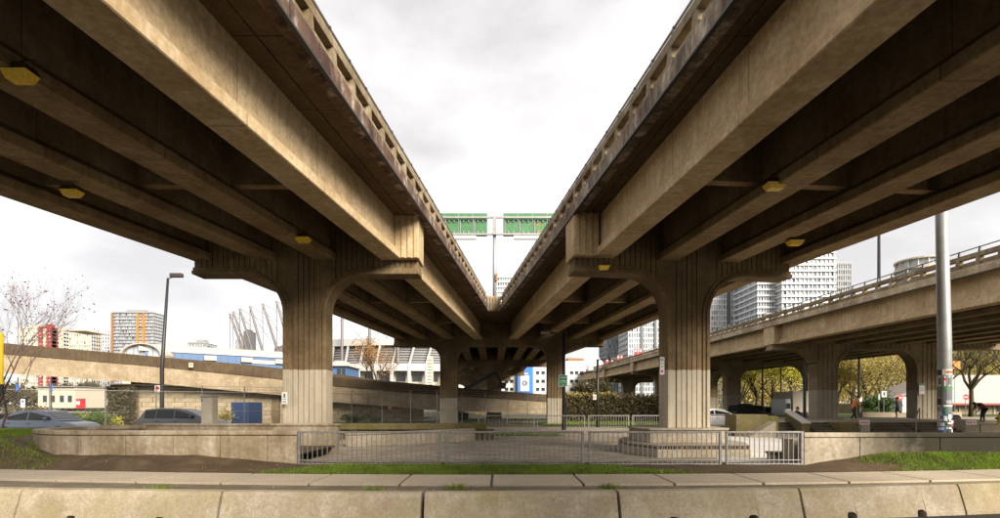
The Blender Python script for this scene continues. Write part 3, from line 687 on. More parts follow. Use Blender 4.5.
# ---------------------------------------------------------------- signs, lamps, posts
def fixture(label, u, v, Y, s=.42):
    p = P(u, v, Y); th = thing('bridge_light', label, 'light', p, 'amber lights fixed under the viaducts')
    m = MB(); m.loft([[p + Vector((x * s, y * s, .10)) for x, y in ((-.42, -.3), (.42, -.3), (.42, .3), (-.42, .3))], [p + Vector((x * s, y * s, .0)) for x, y in ((-.55, -.38), (.55, -.38), (.55, .38), (-.55, .38))]])
    m.build('housing', BROWNST, th)
    m = MB(); m.loft([[p + Vector((x * s, y * s, -.005)) for x, y in ((-.53, -.36), (.53, -.36), (.53, .36), (-.53, .36))], [p + Vector((x * s, y * s, -.13)) for x, y in ((-.38, -.24), (.38, -.24), (.38, .24), (-.38, .24))]])
    m.build('lens', LEDAMB, th)
    m = MB(); m.tube([p + Vector((0, 0, .09)), p + Vector((0, .03, .2)), p + Vector((.03, .22, .32))], .016, 6); m.build('conduit', BROWNST, th)
fixture('amber light under the left viaduct by the left edge', 20, 73, 7.7, .36)
fixture('amber light under the left viaduct near its outer girder', 72, 191, 11.7, .36)
fixture('amber light under the left viaduct just above the left column', 303, 238, 15.9)
fixture('amber light under the right viaduct between its middle girders', 775, 184, 11.9)
fixture('amber light under the right viaduct nearest the outer girder', 795, 241, 15.9)
gl_ = P(604, 266, 17.5); fixture('amber light hanging from the tip of the right pier cap', 604, 266, 17.9, .36)

SLm = thing('street_lamp', 'tall dark street lamp standing behind the parked hatchback', 'street lamp', (PX(161, 33), 33, 0))
xl = PX(162, 33); zt = PZ(278, 33)
m = MB(); m.tube([(xl, 33, 0), (xl, 33, .5), (xl + .0, 33, 4), (xl + .38, 33, zt)], [.16, .13, .12, .07], 10); m.build('pole', DARKST, SLm, smooth=True)
m = MB(); m.tube([(xl + .38, 33, zt - .05), (xl + .75, 33, zt + .12)], .05, 8); m.build('arm', STEEL, SLm)
m = MB(); m.loft([[Vector((xl + a, 33 + b, zt + .05 + c)) for b, c in ((-.17, 0), (.17, 0), (.14, .24), (-.14, .24))] for a in (.55, 1.3)]); m.build('lamp_head', BROWNST, SLm, bevel=.03)
ns = thing('parking_sign', 'white no-parking sign with red ring on the tall dark street lamp', 'sign', (PX(157.5, 32.8), 32.8, PZ(392, 32.8)))
bx('plate', WHITE, ns, PX(155, 32.8), PX(160, 32.8), 32.78, 32.8, PZ(392, 32.8), PZ(385, 32.8))
def disc(m, c, r, n=20, y=-.01):
    m.add([(c[0] + r * math.cos(2 * math.pi * k / n), c[1] + y, c[2] + r * math.sin(2 * math.pi * k / n)) for k in range(n)], [tuple(range(n))])
def ring(m, c, r0, r1, n=20, y=-.012):
    vs_ = [(c[0] + r * math.cos(2 * math.pi * k / n), c[1] + y, c[2] + r * math.sin(2 * math.pi * k / n)) for r in (r0, r1) for k in range(n)]
    m.add(vs_, [(k, (k + 1) % n, n + (k + 1) % n, n + k) for k in range(n)])
m = MB(); c = P(157.5, 388, 32.77); ring(m, c, .09, .13); m.obox((c.x, c.y - .014, c.z), (.22, .003, .03), 0, 0, R(45)); m.build('ring', REDS, ns)
m = MB(); disc(m, c, .07, 12, -.008); m.build('letter', BLACK, ns)

def lamp2(label, u, vb, vt, Y, du, headu):
    th = thing('street_lamp', label, 'street lamp', (PX(u, Y), Y, 0)); x = PX(u, Y); z = PZ(vt, Y); xe = PX(u + du, Y)
    m = MB(); m.tube([(x, Y, 0), (x, Y, z)], [.14, .09], 10); m.build('pole', DARKST, th, smooth=True)
    m = MB(); m.tube([(x, Y, z - .05), (xe, Y, z)], .05, 8); m.build('arm', DARKST, th)
    xh = PX(u + headu, Y); m = MB(); m.loft([[Vector((q, Y + b, z + cc)) for b, cc in ((-.16, -.05), (.16, -.05), (.12, .12), (-.12, .12))] for q in (xe, xh)]); m.build('lamp_head', GREYP if du < 0 else DARKST, th, bevel=.03)
    return th
lamp2('dark street lamp carrying the green bicycle sign, its head pointing left', 563.8, 430, 333, 35.4, -14, -23)
lamp2('slim dark street lamp with arm pointing right in front of the ivy wall', 597.6, 427, 359, 40, 12, 20)
bsn = thing('bicycle_sign', 'green bicycle route sign on the dark lamp post between the far columns', 'sign', (PX(563, 35.2), 35.2, PZ(386, 35.2)))
bx('plate', WHITE, bsn, PX(558.4, 35.2), PX(567.4, 35.2), 35.18, 35.2, PZ(386.4, 35.2), PZ(374.8, 35.2))
bx('face', SGREEN2, bsn, PX(558.9, 35.2), PX(566.9, 35.2), 35.17, 35.178, PZ(385.9, 35.2), PZ(375.3, 35.2))
m = MB(); c = P(563, 381, 35.16)
for dx in (-.12, .12): ring(m, (c.x + dx, c.y, c.z - .03), .06, .085, 14, 0)
for a, b in (((-.12, -.03), (0, .07)), ((0, .07), (.12, -.03)), ((-.05, .06), (.08, .08)), ((0, .07), (.02, -.03))): m.tube([(c.x + a[0], c.y, c.z + a[1]), (c.x + b[0], c.y, c.z + b[1])], .012, 4)
m.add([(c.x - .05, c.y, c.z - .2), (c.x + .05, c.y, c.z - .2), (c.x, c.y, c.z - .28)], [(0, 1, 2)]); m.box(c.x - .2, c.x + .2, c.y - .001, c.y, c.z + .22, c.z + .27)
m.build('symbol', WHITE, bsn)
sb = thing('small_sign', 'small white sign on the slim lamp before the ivy wall', 'sign', (PX(595, 39.8), 39.8, PZ(400, 39.8)))
bx('plate', WHITE, sb, PX(593, 39.8), PX(596.3, 39.8), 39.78, 39.8, PZ(399.5, 39.8), PZ(394.5, 39.8)); m = MB(); ring(m, P(594.6, 397, 39.77), .06, .1); m.build('ring', REDS, sb)

# sign plates on the columns
def plate(name, label, u0, u1, v0, v1, Y, mat, marks=(), cat='sign', t=.02):
    th = thing(name, label, cat, (PX((u0 + u1) / 2, Y), Y, PZ(v1, Y)))
    bx('plate', mat, th, PX(u0, Y), PX(u1, Y), Y - t, Y, PZ(v1, Y), PZ(v0, Y))
    for a, b, c_, d, mm in marks: bx('marking', mm, th, PX(a, Y), PX(b, Y), Y - t - .004, Y - t, PZ(d, Y), PZ(c_, Y))
    return th
plate('notice_sign', 'white notice plate with dark pictogram on the left column', 282, 287.5, 392, 404, 18.16, WHITE, [(283.8, 285.6, 393.5, 397.5, DGREY), (283.2, 286.6, 398.5, 399.6, GREYP), (283.2, 286.2, 400.8, 402.6, GREYP)])
plate('notice_sign', 'tall white notice plate on the left edge of the right column', 659.8, 664.2, 357, 374.5, 18.1, WHITE, [(660.6, 663.4, 358.5, 361, GREYP), (660.6, 663.4, 363, 364, GREYP), (660.6, 663.4, 366, 367, GREYP), (660.8, 663.2, 370, 372.5, REDS)])
plate('notice_sign', 'green and white notice on the second column of the right roadway', 919, 924.5, 383.5, 394, 41.2, WHITE, [(919, 924.5, 383.5, 385.5, SGREEN2), (920, 923.5, 388, 388.8, GREYP), (920, 923.5, 390, 390.8, GREYP)])
plate('small_plate', 'cream plate fixed to the dark ramp parapet', 188.8, 193.2, 362.6, 367.4, 44.0, CREAM, [(189.8, 192.2, 363.6, 365, ORNG)])
plate('small_plate', 'small orange plate on the dark ramp underside', 388.4, 391.6, 406, 409.5, 50.6, BROWNB, [(389, 391, 406.8, 408.4, ORNG)])

# overhead gantry on the joined deck
GY = 43.5; GN = thing('sign_gantry', 'steel gantry post with two green road signs seen from behind', 'sign gantry', (PX(494.5, GY), GY, zs(38.6) + .26))
m = MB(); m.tube([(PX(494.8, GY), GY, zs(38.6) + .2), (PX(494.4, GY), GY, PZ(217, GY))], [.16, .13], 12); m.build('post', STEEL, GN, smooth=True)
for v in (218.5, 235.2):
    m = MB(); m.obox((PX(496, GY), GY - .25, PZ(v, GY)), (PX(560, GY) - PX(432, GY), .14, .14)); m.build('beam', STEEL, GN)
bx('bracket', STEEL, GN, PX(492.6, GY), PX(496.5, GY), GY - .4, GY - .1, PZ(236, GY), PZ(218, GY))
bx('junction_box', BROWNB, GN, PX(495.6, GY), PX(497.6, GY), GY - .3, GY - .05, PZ(281.5, GY), PZ(274.5, GY))
for u0, u1, rust in ((430, 487.3, 0), (503.2, 562, 1)):
    n_ = 4; sg = None
    for k in range(n_):
        a, b = lerp(u0, u1, k / n_), lerp(u0, u1, (k + 1) / n_)
        o = bx('sign_panel', SGREEN, GN, PX(a, GY) + .012, PX(b, GY) - .012, GY, GY + .05, PZ(236.5, GY), PZ(213.3, GY))
        bx('stiffener', GREYP, o, PX(a, GY) + .1, PX(a, GY) + .16, GY - .16, GY, PZ(236, GY), PZ(219, GY))
        for q in (.35, .7):
            uu = lerp(a, b, q)
            for v in (221, 233): bx('clip', GREYP, o, PX(uu, GY) - .04, PX(uu, GY) + .04, GY - .12, GY - .001, PZ(v + 1.5, GY), PZ(v - 1.5, GY))
    if rust:
        for (ru, rv, rr_) in ((538.5, 224.5, .16), (539.5, 231, .12), (513, 217, .1), (544, 216.5, .12)):
            m = MB(); cc = P(ru, rv, GY - .004); m.add([(cc.x + rr_ * random.uniform(.5, 1.2) * math.cos(k * .6283), cc.y, cc.z + rr_ * random.uniform(.6, 1.5) * math.sin(k * .6283)) for k in range(10)], [tuple(range(10))]); m.build('rust_patch', RUST, GN)
    la, lb = (452, 476.5) if not rust else (513.5, 540)
    bx('sign_light', WHITE, GN, PX(la, GY), PX(lb, GY), GY - .8, GY - .5, PZ(241.8, GY), PZ(238.6, GY))
    for uu in (la + 3, lb - 3): m = MB(); m.tube([(PX(uu, GY), GY - .65, PZ(239, GY)), (PX(uu, GY), GY - .25, PZ(235.5, GY))], .03, 6); m.build('light_arm', STEEL, GN)

# poster covered steel pole
PP = thing('poster_pole', 'grey steel pole wrapped in posters and stickers behind the right-hand wall', 'pole', (PX(944, 15.4), 15.4, 0))
xp = PX(945.3, 15.4)
m = MB(); m.tube([(xp - .02, 15.4, 0), (xp - .02, 15.4, 3.4), (xp - .2, 15.4, 11.5)], [.172, .172, .135], 20); m.build('pole', STEEL, PP, smooth=True)
bx('base_plate', STEEL, PP, xp - .25, xp + .25, 15.15, 15.65, 0, .03)
cols = [WHITE, CREAM, GREYP, DGREY, BLACK, GREYP, SGREEN, WHITE, BLUEP, DGREY, REDP, WHITE]
def poster(v0, v1, a0, a1, mat, r=.176, par=None, nm='poster'):
    m = MB(); z0, z1 = PZ(v1, 15.3), PZ(v0, 15.3); cx = xp - .02; vs_ = []
    for k in range(5):
        a = R(lerp(a0, a1, k / 4) - 38); vs_ += [(cx + r * math.sin(a), 15.4 - r * math.cos(a), z0), (cx + r * math.sin(a), 15.4 - r * math.cos(a), z1)]
    m.add(vs_, [(2 * k, 2 * k + 2, 2 * k + 3, 2 * k + 1) for k in range(4)]); return m.build(nm, mat, par or PP)
poster(369, 375, -18, 88, CREAM); poster(369.5, 375, -85, -28, BLACK); poster(371, 373, 10, 70, REDP, .180)
p_ = poster(376, 386, -80, 78, WHITE); poster(377.5, 384.5, -58, -30, DGREY, .180); poster(377.5, 384.5, 32, 60, DGREY, .180); poster(378, 380, -12, 14, REDS, .180)
poster(386.5, 398, -85, -22, DGREY); poster(386.5, 398, -10, 82, DGREY); poster(386.6, 390, -80, -25, SGREEN, .180); poster(386.6, 390, -6, 78, SGREEN, .180)
poster(398.5, 404.8, -85, -25, BLACK); poster(398.5, 404.8, -8, 80, DGREY); poster(400, 403.5, 8, 60, GREYP, .180); poster(405, 406.5, -10, 80, WHITE)
random.seed(31)
for k in range(46):
    v = random.uniform(406.5, 430); a = random.uniform(-84, 60); poster(v, v + random.uniform(1.5, 6), a, a + random.uniform(14, 40), random.choice(cols), .1765 + .0006 * k, nm='sticker')
poster(426, 431.5, -60, 10, BLUEP, .206, nm='sticker'); poster(427.3, 430, -45, -5, WHITE, .2065, nm='sticker')

# utility cabinet, tall white
UC = thing('utility_cabinet', 'tall pale utility cabinet in front of the parked hatchback', 'cabinet', (PX(209, 21.2), 21.2, 0))
bx('body', CREAM, UC, PX(203.8, 21.2), PX(214.8, 21.2), 21, 21.45, 0, PZ(397.2, 21.2), .015); bx('lid', GREYP, UC, PX(203.4, 21.2), PX(215.2, 21.2), 20.96, 21.49, PZ(397.1, 21.2), PZ(395.8, 21.2), .01)
bx('door', CREAM, UC, PX(206.2, 21.2), PX(214.4, 21.2), 20.985, 21.001, .15, PZ(398, 21.2)); bx('sticker', BLUEP, UC, PX(204.2, 21.2), PX(205.4, 21.2), 20.994, 20.999, PZ(401.5, 21.2), PZ(399, 21.2))

# chain link fence with barbed wire arms
FN = thing('security_fence', 'chain-link security fence with forked barbed wire arms before the ramp', 'fence', (-12, 39, 0))
F0, F1 = Vector((-31, 24.5, 0)), Vector((4.6, 51.2, 0)); fd = (F1 - F0).normalized(); FL = (F1 - F0).length; nf = 18; fp = Vector((fd.y, -fd.x, 0))
me = MB(); me.tube([(0, 0, -.05), (0, 0, 2.62)], .035, 8); me = me.mesh('post', GALV)
am = MB(); am.tube([(0, 0, 2.6), fp * .26 + Vector((0, 0, 2.93))], .02, 6); am.tube([(0, 0, 2.6), fp * -.26 + Vector((0, 0, 2.93))], .02, 6); am = am.mesh('barb_arm', GALV)
for k in range(nf + 1):
    p = F0.lerp(F1, k / nf); put(me, 'post', FN, p); put(am, 'barb_arm', FN, p)
m = MB(); m.tube([F0 + Vector((0, 0, 2.55)), F1 + Vector((0, 0, 2.55))], .022, 6); m.build('top_rail', GALV, FN)
m = MB(); m.tube([F0 + Vector((0, 0, 1.3)), F1 + Vector((0, 0, 1.3))], .012, 4); m.build('tension_wire', GALV, FN)
m = MB()
for s_ in (-1, 1):
    for q in (.4, .95): m.tube([F0 + fp * .26 * s_ * q + Vector((0, 0, 2.6 + .33 * q)), F1 + fp * .26 * s_ * q + Vector((0, 0, 2.6 + .33 * q))], .006, 3)
o = m.build('barbed_wire', GALV, FN)
m = MB(); t = 0.                             # chain link, wires crossing both ways
while t < FL:
    for s_ in (-1, 1):
        a = F0 + fd * t; b = F0 + fd * max(0, min(FL, t + s_ * 2.5)); h = abs((b - a).length)
        if h > .2: 
            za, zb_ = .02, .02 + h
            q = Vector((0, 0, .0025)); m.add([a + Vector((0, 0, za)) - fd * .003, a + Vector((0, 0, za)) + fd * .003, b + Vector((0, 0, zb_)) + fd * .003, b + Vector((0, 0, zb_)) - fd * .003], [(0, 1, 2, 3)])
    t += .14
o = m.build('chain_link_mesh', GALV, FN); o['kind'] = 'stuff'

def post_sign(label, u, v0, v1, vb, Y, w, mat, shape='box', marks=None, name='road_sign', zg=.0, tilt=0, post=True):
    x = PX(u, Y); th = thing(name, label, 'sign', (x, Y, zg))
    if post:
        m = MB(); m.tube([(x, Y + .04, zg), (x, Y + .04, PZ(v0, Y))], .03, 6); m.build('post', GALV, th)
    z0, z1 = PZ(v1, Y), PZ(v0, Y)
    if shape == 'box': bx('plate', mat, th, PX(u - w / 2, Y), PX(u + w / 2, Y), Y - .02, Y, z0, z1)
    else:
        m = MB(); r = (z1 - z0) / 2; n_ = 8 if shape == 'oct' else 20; ro_ = math.pi / 8 if shape == 'oct' else 0
        m.loft([[Vector((x + r * math.cos(2 * math.pi * k / n_ + ro_), yy, (z0 + z1) / 2 + r * math.sin(2 * math.pi * k / n_ + ro_))) for k in range(n_)] for yy in (Y - .02, Y)]); m.build('plate', mat, th)
        bx('bar', WHITE, th, x - r * .65, x + r * .65, Y - .026, Y - .021, (z0 + z1) / 2 - r * .16, (z0 + z1) / 2 + r * .16)
    for a, b, c_, d, mm in (marks or ()): bx('marking', mm, th, PX(a, Y), PX(b, Y), Y - .026, Y - .021, PZ(d, Y), PZ(c_, Y))
    return th
post_sign('white arrow sign on a post in front of the green bush', 884, 391, 397, 413, 50, 5.2, WHITE, marks=[(883.2, 885, 392, 395.5, BLACK)], zg=.55)
post_sign('round red no-entry sign beside the second roadway column', 900, 394.5, 400.5, 413, 51, 5, REDS, 'round', zg=.55)
post_sign('white arrow sign on a post left of the poster pole', 932.5, 389.5, 396, 413, 48, 5.5, WHITE, marks=[(931.6, 933.6, 390.6, 394.6, BLACK)], zg=.55)
post_sign('red octagonal stop sign in front of the tan block building', 966, 394, 400, 413, 52, 5, REDS, 'oct', zg=.55)
post_sign('narrow green post sign left of the white arrow sign', 879, 394, 399.5, 413, 49, 1.6, WHITE, zg=.55)
post_sign('blue and white parking sign behind the parked sedan', 23, 399, 407.5, 420, 33, 4.2, WHITE, marks=[(22, 24.2, 400, 402.6, BLUES)], name='parking_sign')
post_sign('white sign on a post right of the walking man in orange', 860.5, 397, 401.5, 414, 52, 3.2, WHITE, zg=.55)
post_sign('white sign with dark mark beside the arched roadway column', 804, 384, 391.5, 414, 40, 3.4, WHITE, marks=[(803, 805, 385.5, 388, GREYP)], zg=.0)
YS = thing('yellow_sign', 'yellow board at the extreme left edge above the ramp', 'sign', (-19.6, 20, 0))
bx('board', YELLOW, YS, -20.4, PX(2.4, 20), 20, 20.05, PZ(384, 20), PZ(333, 20)); bx('edge_strip', BLACK, YS, -20.4, PX(2.6, 20), 19.995, 20.055, PZ(395, 20), PZ(384.3, 20))
m = MB(); m.tube([(-20, 20.1, 0), (-20, 20.1, 3.9)], .05, 8); m.build('post', GALV, YS)
for u, Y, vt, lab in ((762.5, 62, 352, 'slim dark pole seen left of the arched roadway column'), (781, 70, 368, 'thin dark pole among the yellow trees'), (859, 55, 352, 'slim dark pole behind the walking man in orange'), (804.6, 39.5, 362, 'dark pole against the arched roadway column')):
    th = thing('utility_pole', lab, 'pole', (PX(u, Y), Y, 0)); m = MB(); m.tube([(PX(u, Y), Y, 0), (PX(u, Y), Y, PZ(vt, Y))], [.13, .09], 8); m.build('pole', DARKST, th)
    m = MB(); m.tube([(PX(u, Y), Y, PZ(vt + 2, Y)), (PX(u, Y) + .9, Y, PZ(vt + 1, Y))], .04, 6); m.build('arm', DARKST, th)
HY = thing('hydrant', 'yellow hydrant with black cap at the right edge on the low wall', 'hydrant', (PX(999, 31.2), 31.2, .55))
c = Vector((PX(1000, 31.2), 31.2, .55)); m = MB(); m.tube([c, c + Vector((0, 0, .06)), c + Vector((0, 0, .07)), c + Vector((0, 0, .5)), c + Vector((0, 0, .62))], [.19, .19, .13, .13, .04], 12); m.build('body', YELLOW, HY)
m = MB(); m.tube([c + Vector((-.24, 0, .36)), c + Vector((.24, 0, .36))], .07, 10); m.build('outlet', BLACK, HY); m = MB(); m.tube([c + Vector((0, 0, .6)), c + Vector((0, 0, .72))], [.07, .05], 8); m.build('cap', BLACK, HY)
# ---------------------------------------------------------------- vehicles
CARGLASS = plain('car_glass', (.012, .014, .014), .12, 0, .1); CARGLASS.node_tree.nodes['Principled BSDF'].inputs['Specular IOR Level'].default_value = .3
def carpaint(name, col): 
    m = plain(name, col, .28, .25, .05); m.node_tree.nodes['Principled BSDF'].inputs['Coat Weight'].default_value = .3; return m
TAIL = plain('tail_lamp', (.45, .02, .02), .2, 0, .1); HEADL = plain('head_lamp', (.7, .7, .68), .15, 0, .1); RIM = plain('alloy', (.4, .4, .4), .35, .7, .1)
def make_car(label, loc, rz, paint, L, W, H, roof, belt, hood, trunk, wheels, group, name='parked_car', cargo=None, r=.33):
    """roof: [(x,z)...] greenhouse line from windscreen foot to rear foot, x forward from the rear bumper"""
    th = thing(name, label, 'car' if name != 'pickup_truck' else 'pickup', loc, group); th.rotation_euler.z = rz
    # body: lofted along x
    zl = .22; xs_ = [0, .06, .25, wheels[0] - .45, wheels[0], wheels[0] + .45, L / 2, wheels[1] - .45, wheels[1], wheels[1] + .45, L - .25, L - .06, L]
    def top(x): return interp(trunk + hood, x)
    m = MB(); rings = []
    for x in xs_:
        e = min(1, .80 + .20 * min(x, L - x) / .3) if min(x, L - x) < .3 else 1
        w = W / 2 * (.93 + .07 * e) * (.90 + .1 * e); t = top(x); lo = zl + (.12 if x in (0, L) else 0)
        zmid = lerp(lo, t, .55)
        rings.append([Vector((x, s_ * ww, z)) for s_, ww, z in ((-1, w * .92, lo), (-1, w, lo + .12), (-1, w * 1.005, zmid), (-1, w * .95, t - .04), (-1, w * .86, t), (1, w * .86, t), (1, w * .95, t - .04), (1, w * 1.005, zmid), (1, w, lo + .12), (1, w * .92, lo))])
    m.loft(rings); body = m.build('body', paint, th, smooth=False, raw=True, bevel=.03)
    # greenhouse
    m = MB(); rings = []
    gx0, gx1 = roof[0][0], roof[-1][0]
    for x, z in roof:
        wt = W / 2 * (.70 if z > H - .25 else .86); wb = W / 2 * .88; tb = top(x) - .03
        rings.append([Vector((x, -wb, tb)), Vector((x, -wt, max(z, tb + .01))), Vector((x, wt, max(z, tb + .01))), Vector((x, wb, tb))])
    m.loft(rings); m.build('cabin', paint, th, raw=True, bevel=.03)
    # side windows, two or three a side, screens
    def side(x0, x1, zt0, zt1, s_):
        k = MB(); q = []
        for x, z in ((x0, None), (x1, None), (x1, zt1), (x0, zt0)):
            zb_ = top(x) + .03; tb = top(x) - .03; zr = max(interp(roof, x), tb + .02); zz = zb_ if z is None else min(z, zr - .06)
            f = (zz - tb) / max(.05, zr - tb); wt = W / 2 * (.70 if zr > H - .25 else .86); q.append(Vector((x, s_ * (lerp(W / 2 * .88, wt, f) + .012), zz)))
        k.add(q, [(0, 1, 2, 3)]); k.build('window', CARGLASS, th, raw=True)
    for s_ in (-1, 1):
        for x0, x1 in belt:
            z0_ = interp(roof, x0) - .07; z1_ = interp(roof, x1) - .07; side(x0, x1, z0_, z1_, s_)
        k = MB(); xm = belt[-1][1] - .1; k.obox((xm, s_ * (W / 2 + .06), top(xm) + .1), (.12, .16, .14)); k.build('mirror', paint, th, raw=True, bevel=.03)
        k = MB(); k.obox((.04, s_ * W * .39, lerp(zl, top(.1), .72)), (.14, .2, .2)); k.build('tail_light', TAIL, th, raw=True, bevel=.02)
        k = MB(); k.obox((L - .07, s_ * W * .36, lerp(zl, top(L - .1), .72)), (.16, .32, .13)); k.build('headlight', HEADL, th, raw=True, bevel=.02)
        for x0, x1 in belt[-2:]:
            k = MB(); k.obox((x0 + .12, s_ * (W / 2 + .005), top(x0) - .13), (.17, .03, .03)); k.build('door_handle', paint, th, raw=True)
    for (a, b) in ((roof[0], roof[1]), (roof[-1], roof[-2])):
        k = MB(); d = -1 if a is roof[0] else 1; a_ = Vector(a); b_ = Vector(b); n_ = Vector((-(b_ - a_).y, (b_ - a_).x)).normalized()
        if (n_.x > 0) != (d > 0): n_ = -n_
        p0 = a_.lerp(b_, .12) + n_ * .015; p1 = a_.lerp(b_, .9) + n_ * .015
        k.add([(p0.x, -W * .39, p0.y), (p0.x, W * .39, p0.y), (p1.x, W * .33, p1.y), (p1.x, -W * .33, p1.y)], [(0, 1, 2, 3)]); k.build('windscreen', CARGLASS, th, raw=True)
    for x in wheels:
        for s_ in (-1, 1):
            k = MB(); y = s_ * (W / 2 - .09); k.tube([(x, y - .11, r), (x, y + .11, r)], r, 20); wl_ = k.build('wheel', RUBBER, th, raw=True, bevel=.02)
            k = MB(); k.tube([(x, y + s_ * .105, r), (x, y + s_ * .122, r)], r * .64, 16); o = k.build('rim', RIM, wl_, raw=True)
    if cargo:
        cargo(th)
    return th
PBLUE = carpaint('paint_blue_grey', (.075, .09, .12)); PGREY = carpaint('paint_dark_grey', (.06, .06, .064)); PSIL = carpaint('paint_silver', (.45, .45, .44)); PBLK = carpaint('paint_black', (.012, .012, .014)); PWHT = carpaint('paint_white', (.7, .7, .69)); PRED = carpaint('paint_red', (.35, .02, .02))
SED = dict(L=4.6, W=1.78, H=1.44, roof=[(.55, .92), (1.35, 1.40), (2.2, 1.44), (2.75, 1.40), (3.62, .93)], belt=[(1.0, 1.95), (2.02, 3.15)], trunk=[(0, .80), (.1, .90), (.6, .94), (2.0, .92)], hood=[(3.4, .92), (4.3, .78), (4.6, .60)], wheels=(.95, 3.65))
HAT = dict(L=4.35, W=1.76, H=1.54, roof=[(.02, .95), (.35, 1.46), (1.2, 1.54), (2.2, 1.50), (2.7, 1.40), (3.55, .98)], belt=[(.35, .95), (1.0, 1.95), (2.02, 3.1)], trunk=[(0, .95), (2.0, .95)], hood=[(3.4, .95), (4.1, .82), (4.35, .62)], wheels=(.8, 3.4))
SUV = dict(L=4.7, W=1.85, H=1.72, roof=[(.02, 1.05), (.3, 1.66), (1.4, 1.72), (2.5, 1.66), (2.9, 1.55), (3.5, 1.1)], belt=[(.35, 1.1), (1.15, 2.05), (2.12, 3.15)], trunk=[(0, 1.05), (2.0, 1.05)], hood=[(3.4, 1.05), (4.4, .95), (4.7, .7)], wheels=(.85, 3.75), r=.36)
make_car('blue grey sedan parked at the left edge behind the grass mound', (-25.85, 27.0, 0), 0, PBLUE, group='cars parked on the left', **SED)
make_car('dark grey hatchback parked behind the planter wall', (PX(136, 28.6), 29.5, 0), 0, PGREY, group='cars parked on the left', **HAT)
def bed(th):
    k = MB(); k.box(.05, 1.75, -.9, -.8, .9, 1.12); k.box(.05, 1.75, .8, .9, .9, 1.12); k.build('bed_side', PBLK, th, raw=True)
PICK = dict(L=5.6, W=1.95, H=1.85, roof=[(1.9, 1.05), (2.05, 1.80), (2.8, 1.85), (3.4, 1.78), (4.1, 1.1)], belt=[(2.05, 2.8), (2.87, 3.75)], trunk=[(0, 1.02), (1.8, 1.02), (2.2, 1.05)], hood=[(4.0, 1.08), (5.3, 1.02), (5.6, .75)], wheels=(1.1, 4.6), r=.39, cargo=bed)
make_car('black pickup truck parked behind the mossy block on the right', (PX(712, 47), 47, .0), R(6), PBLK, group='cars parked under the roadway', name='pickup_truck', **{**PICK})
make_car('silver sedan parked between the right column and the far railing', (PX(681, 38), 37.5, 0), R(8), PSIL, group='cars parked under the roadway', **SED)
make_car('black sport utility car parked just beyond the pickup truck', (PX(756, 56), 56, .0), R(70), PBLK, group='cars parked under the roadway', **SUV)
make_car('dark hatchback parked right of the black pickup', (PX(772, 60), 60, .0), R(75), PGREY, group='cars parked under the roadway', **HAT)
make_car('white hatchback parked left of the white box truck', (PX(783, 60), 60, .0), R(78), PWHT, group='cars parked under the roadway', **HAT)
BT = thing('box_truck', 'white box truck parked left of the arched roadway column', 'truck', (PX(798, 57), 57, 0))
a, b = PX(793, 57), PX(806, 57)
bx('cargo_box', CREAM, BT, a, b + .5, 57, 61, .9, PZ(391, 57), .03); bx('cab', WHITE, BT, a - .9, a - .03, 57.2, 59.2, .5, PZ(399, 57), .08); bx('windscreen', CARGLASS, BT, a - .7, a - .15, 57.18, 57.2, 1.5, 2.05)
for xx in (a - .4, b - .3): m = MB(); m.tube([(xx, 57.0, .45), (xx, 57.3, .45)], .45, 16); m.build('wheel', RUBBER, BT)
VN = thing('delivery_van', 'small white van parked beside the white box truck', 'van', (PX(787.5, 56), 56, 0))
bx('body', WHITE, VN, PX(785.5, 56), PX(791, 56), 56, 59, .35, PZ(398.5, 56), .1); bx('windscreen', CARGLASS, VN, PX(786.2, 56), PX(790.4, 56), 55.985, 55.999, 1.3, 1.9)
for u in (786.2, 790.2): m = MB(); m.tube([(PX(u, 56), 56.0, .33), (PX(u, 56), 56.25, .33)], .33, 14); m.build('wheel', RUBBER, VN)

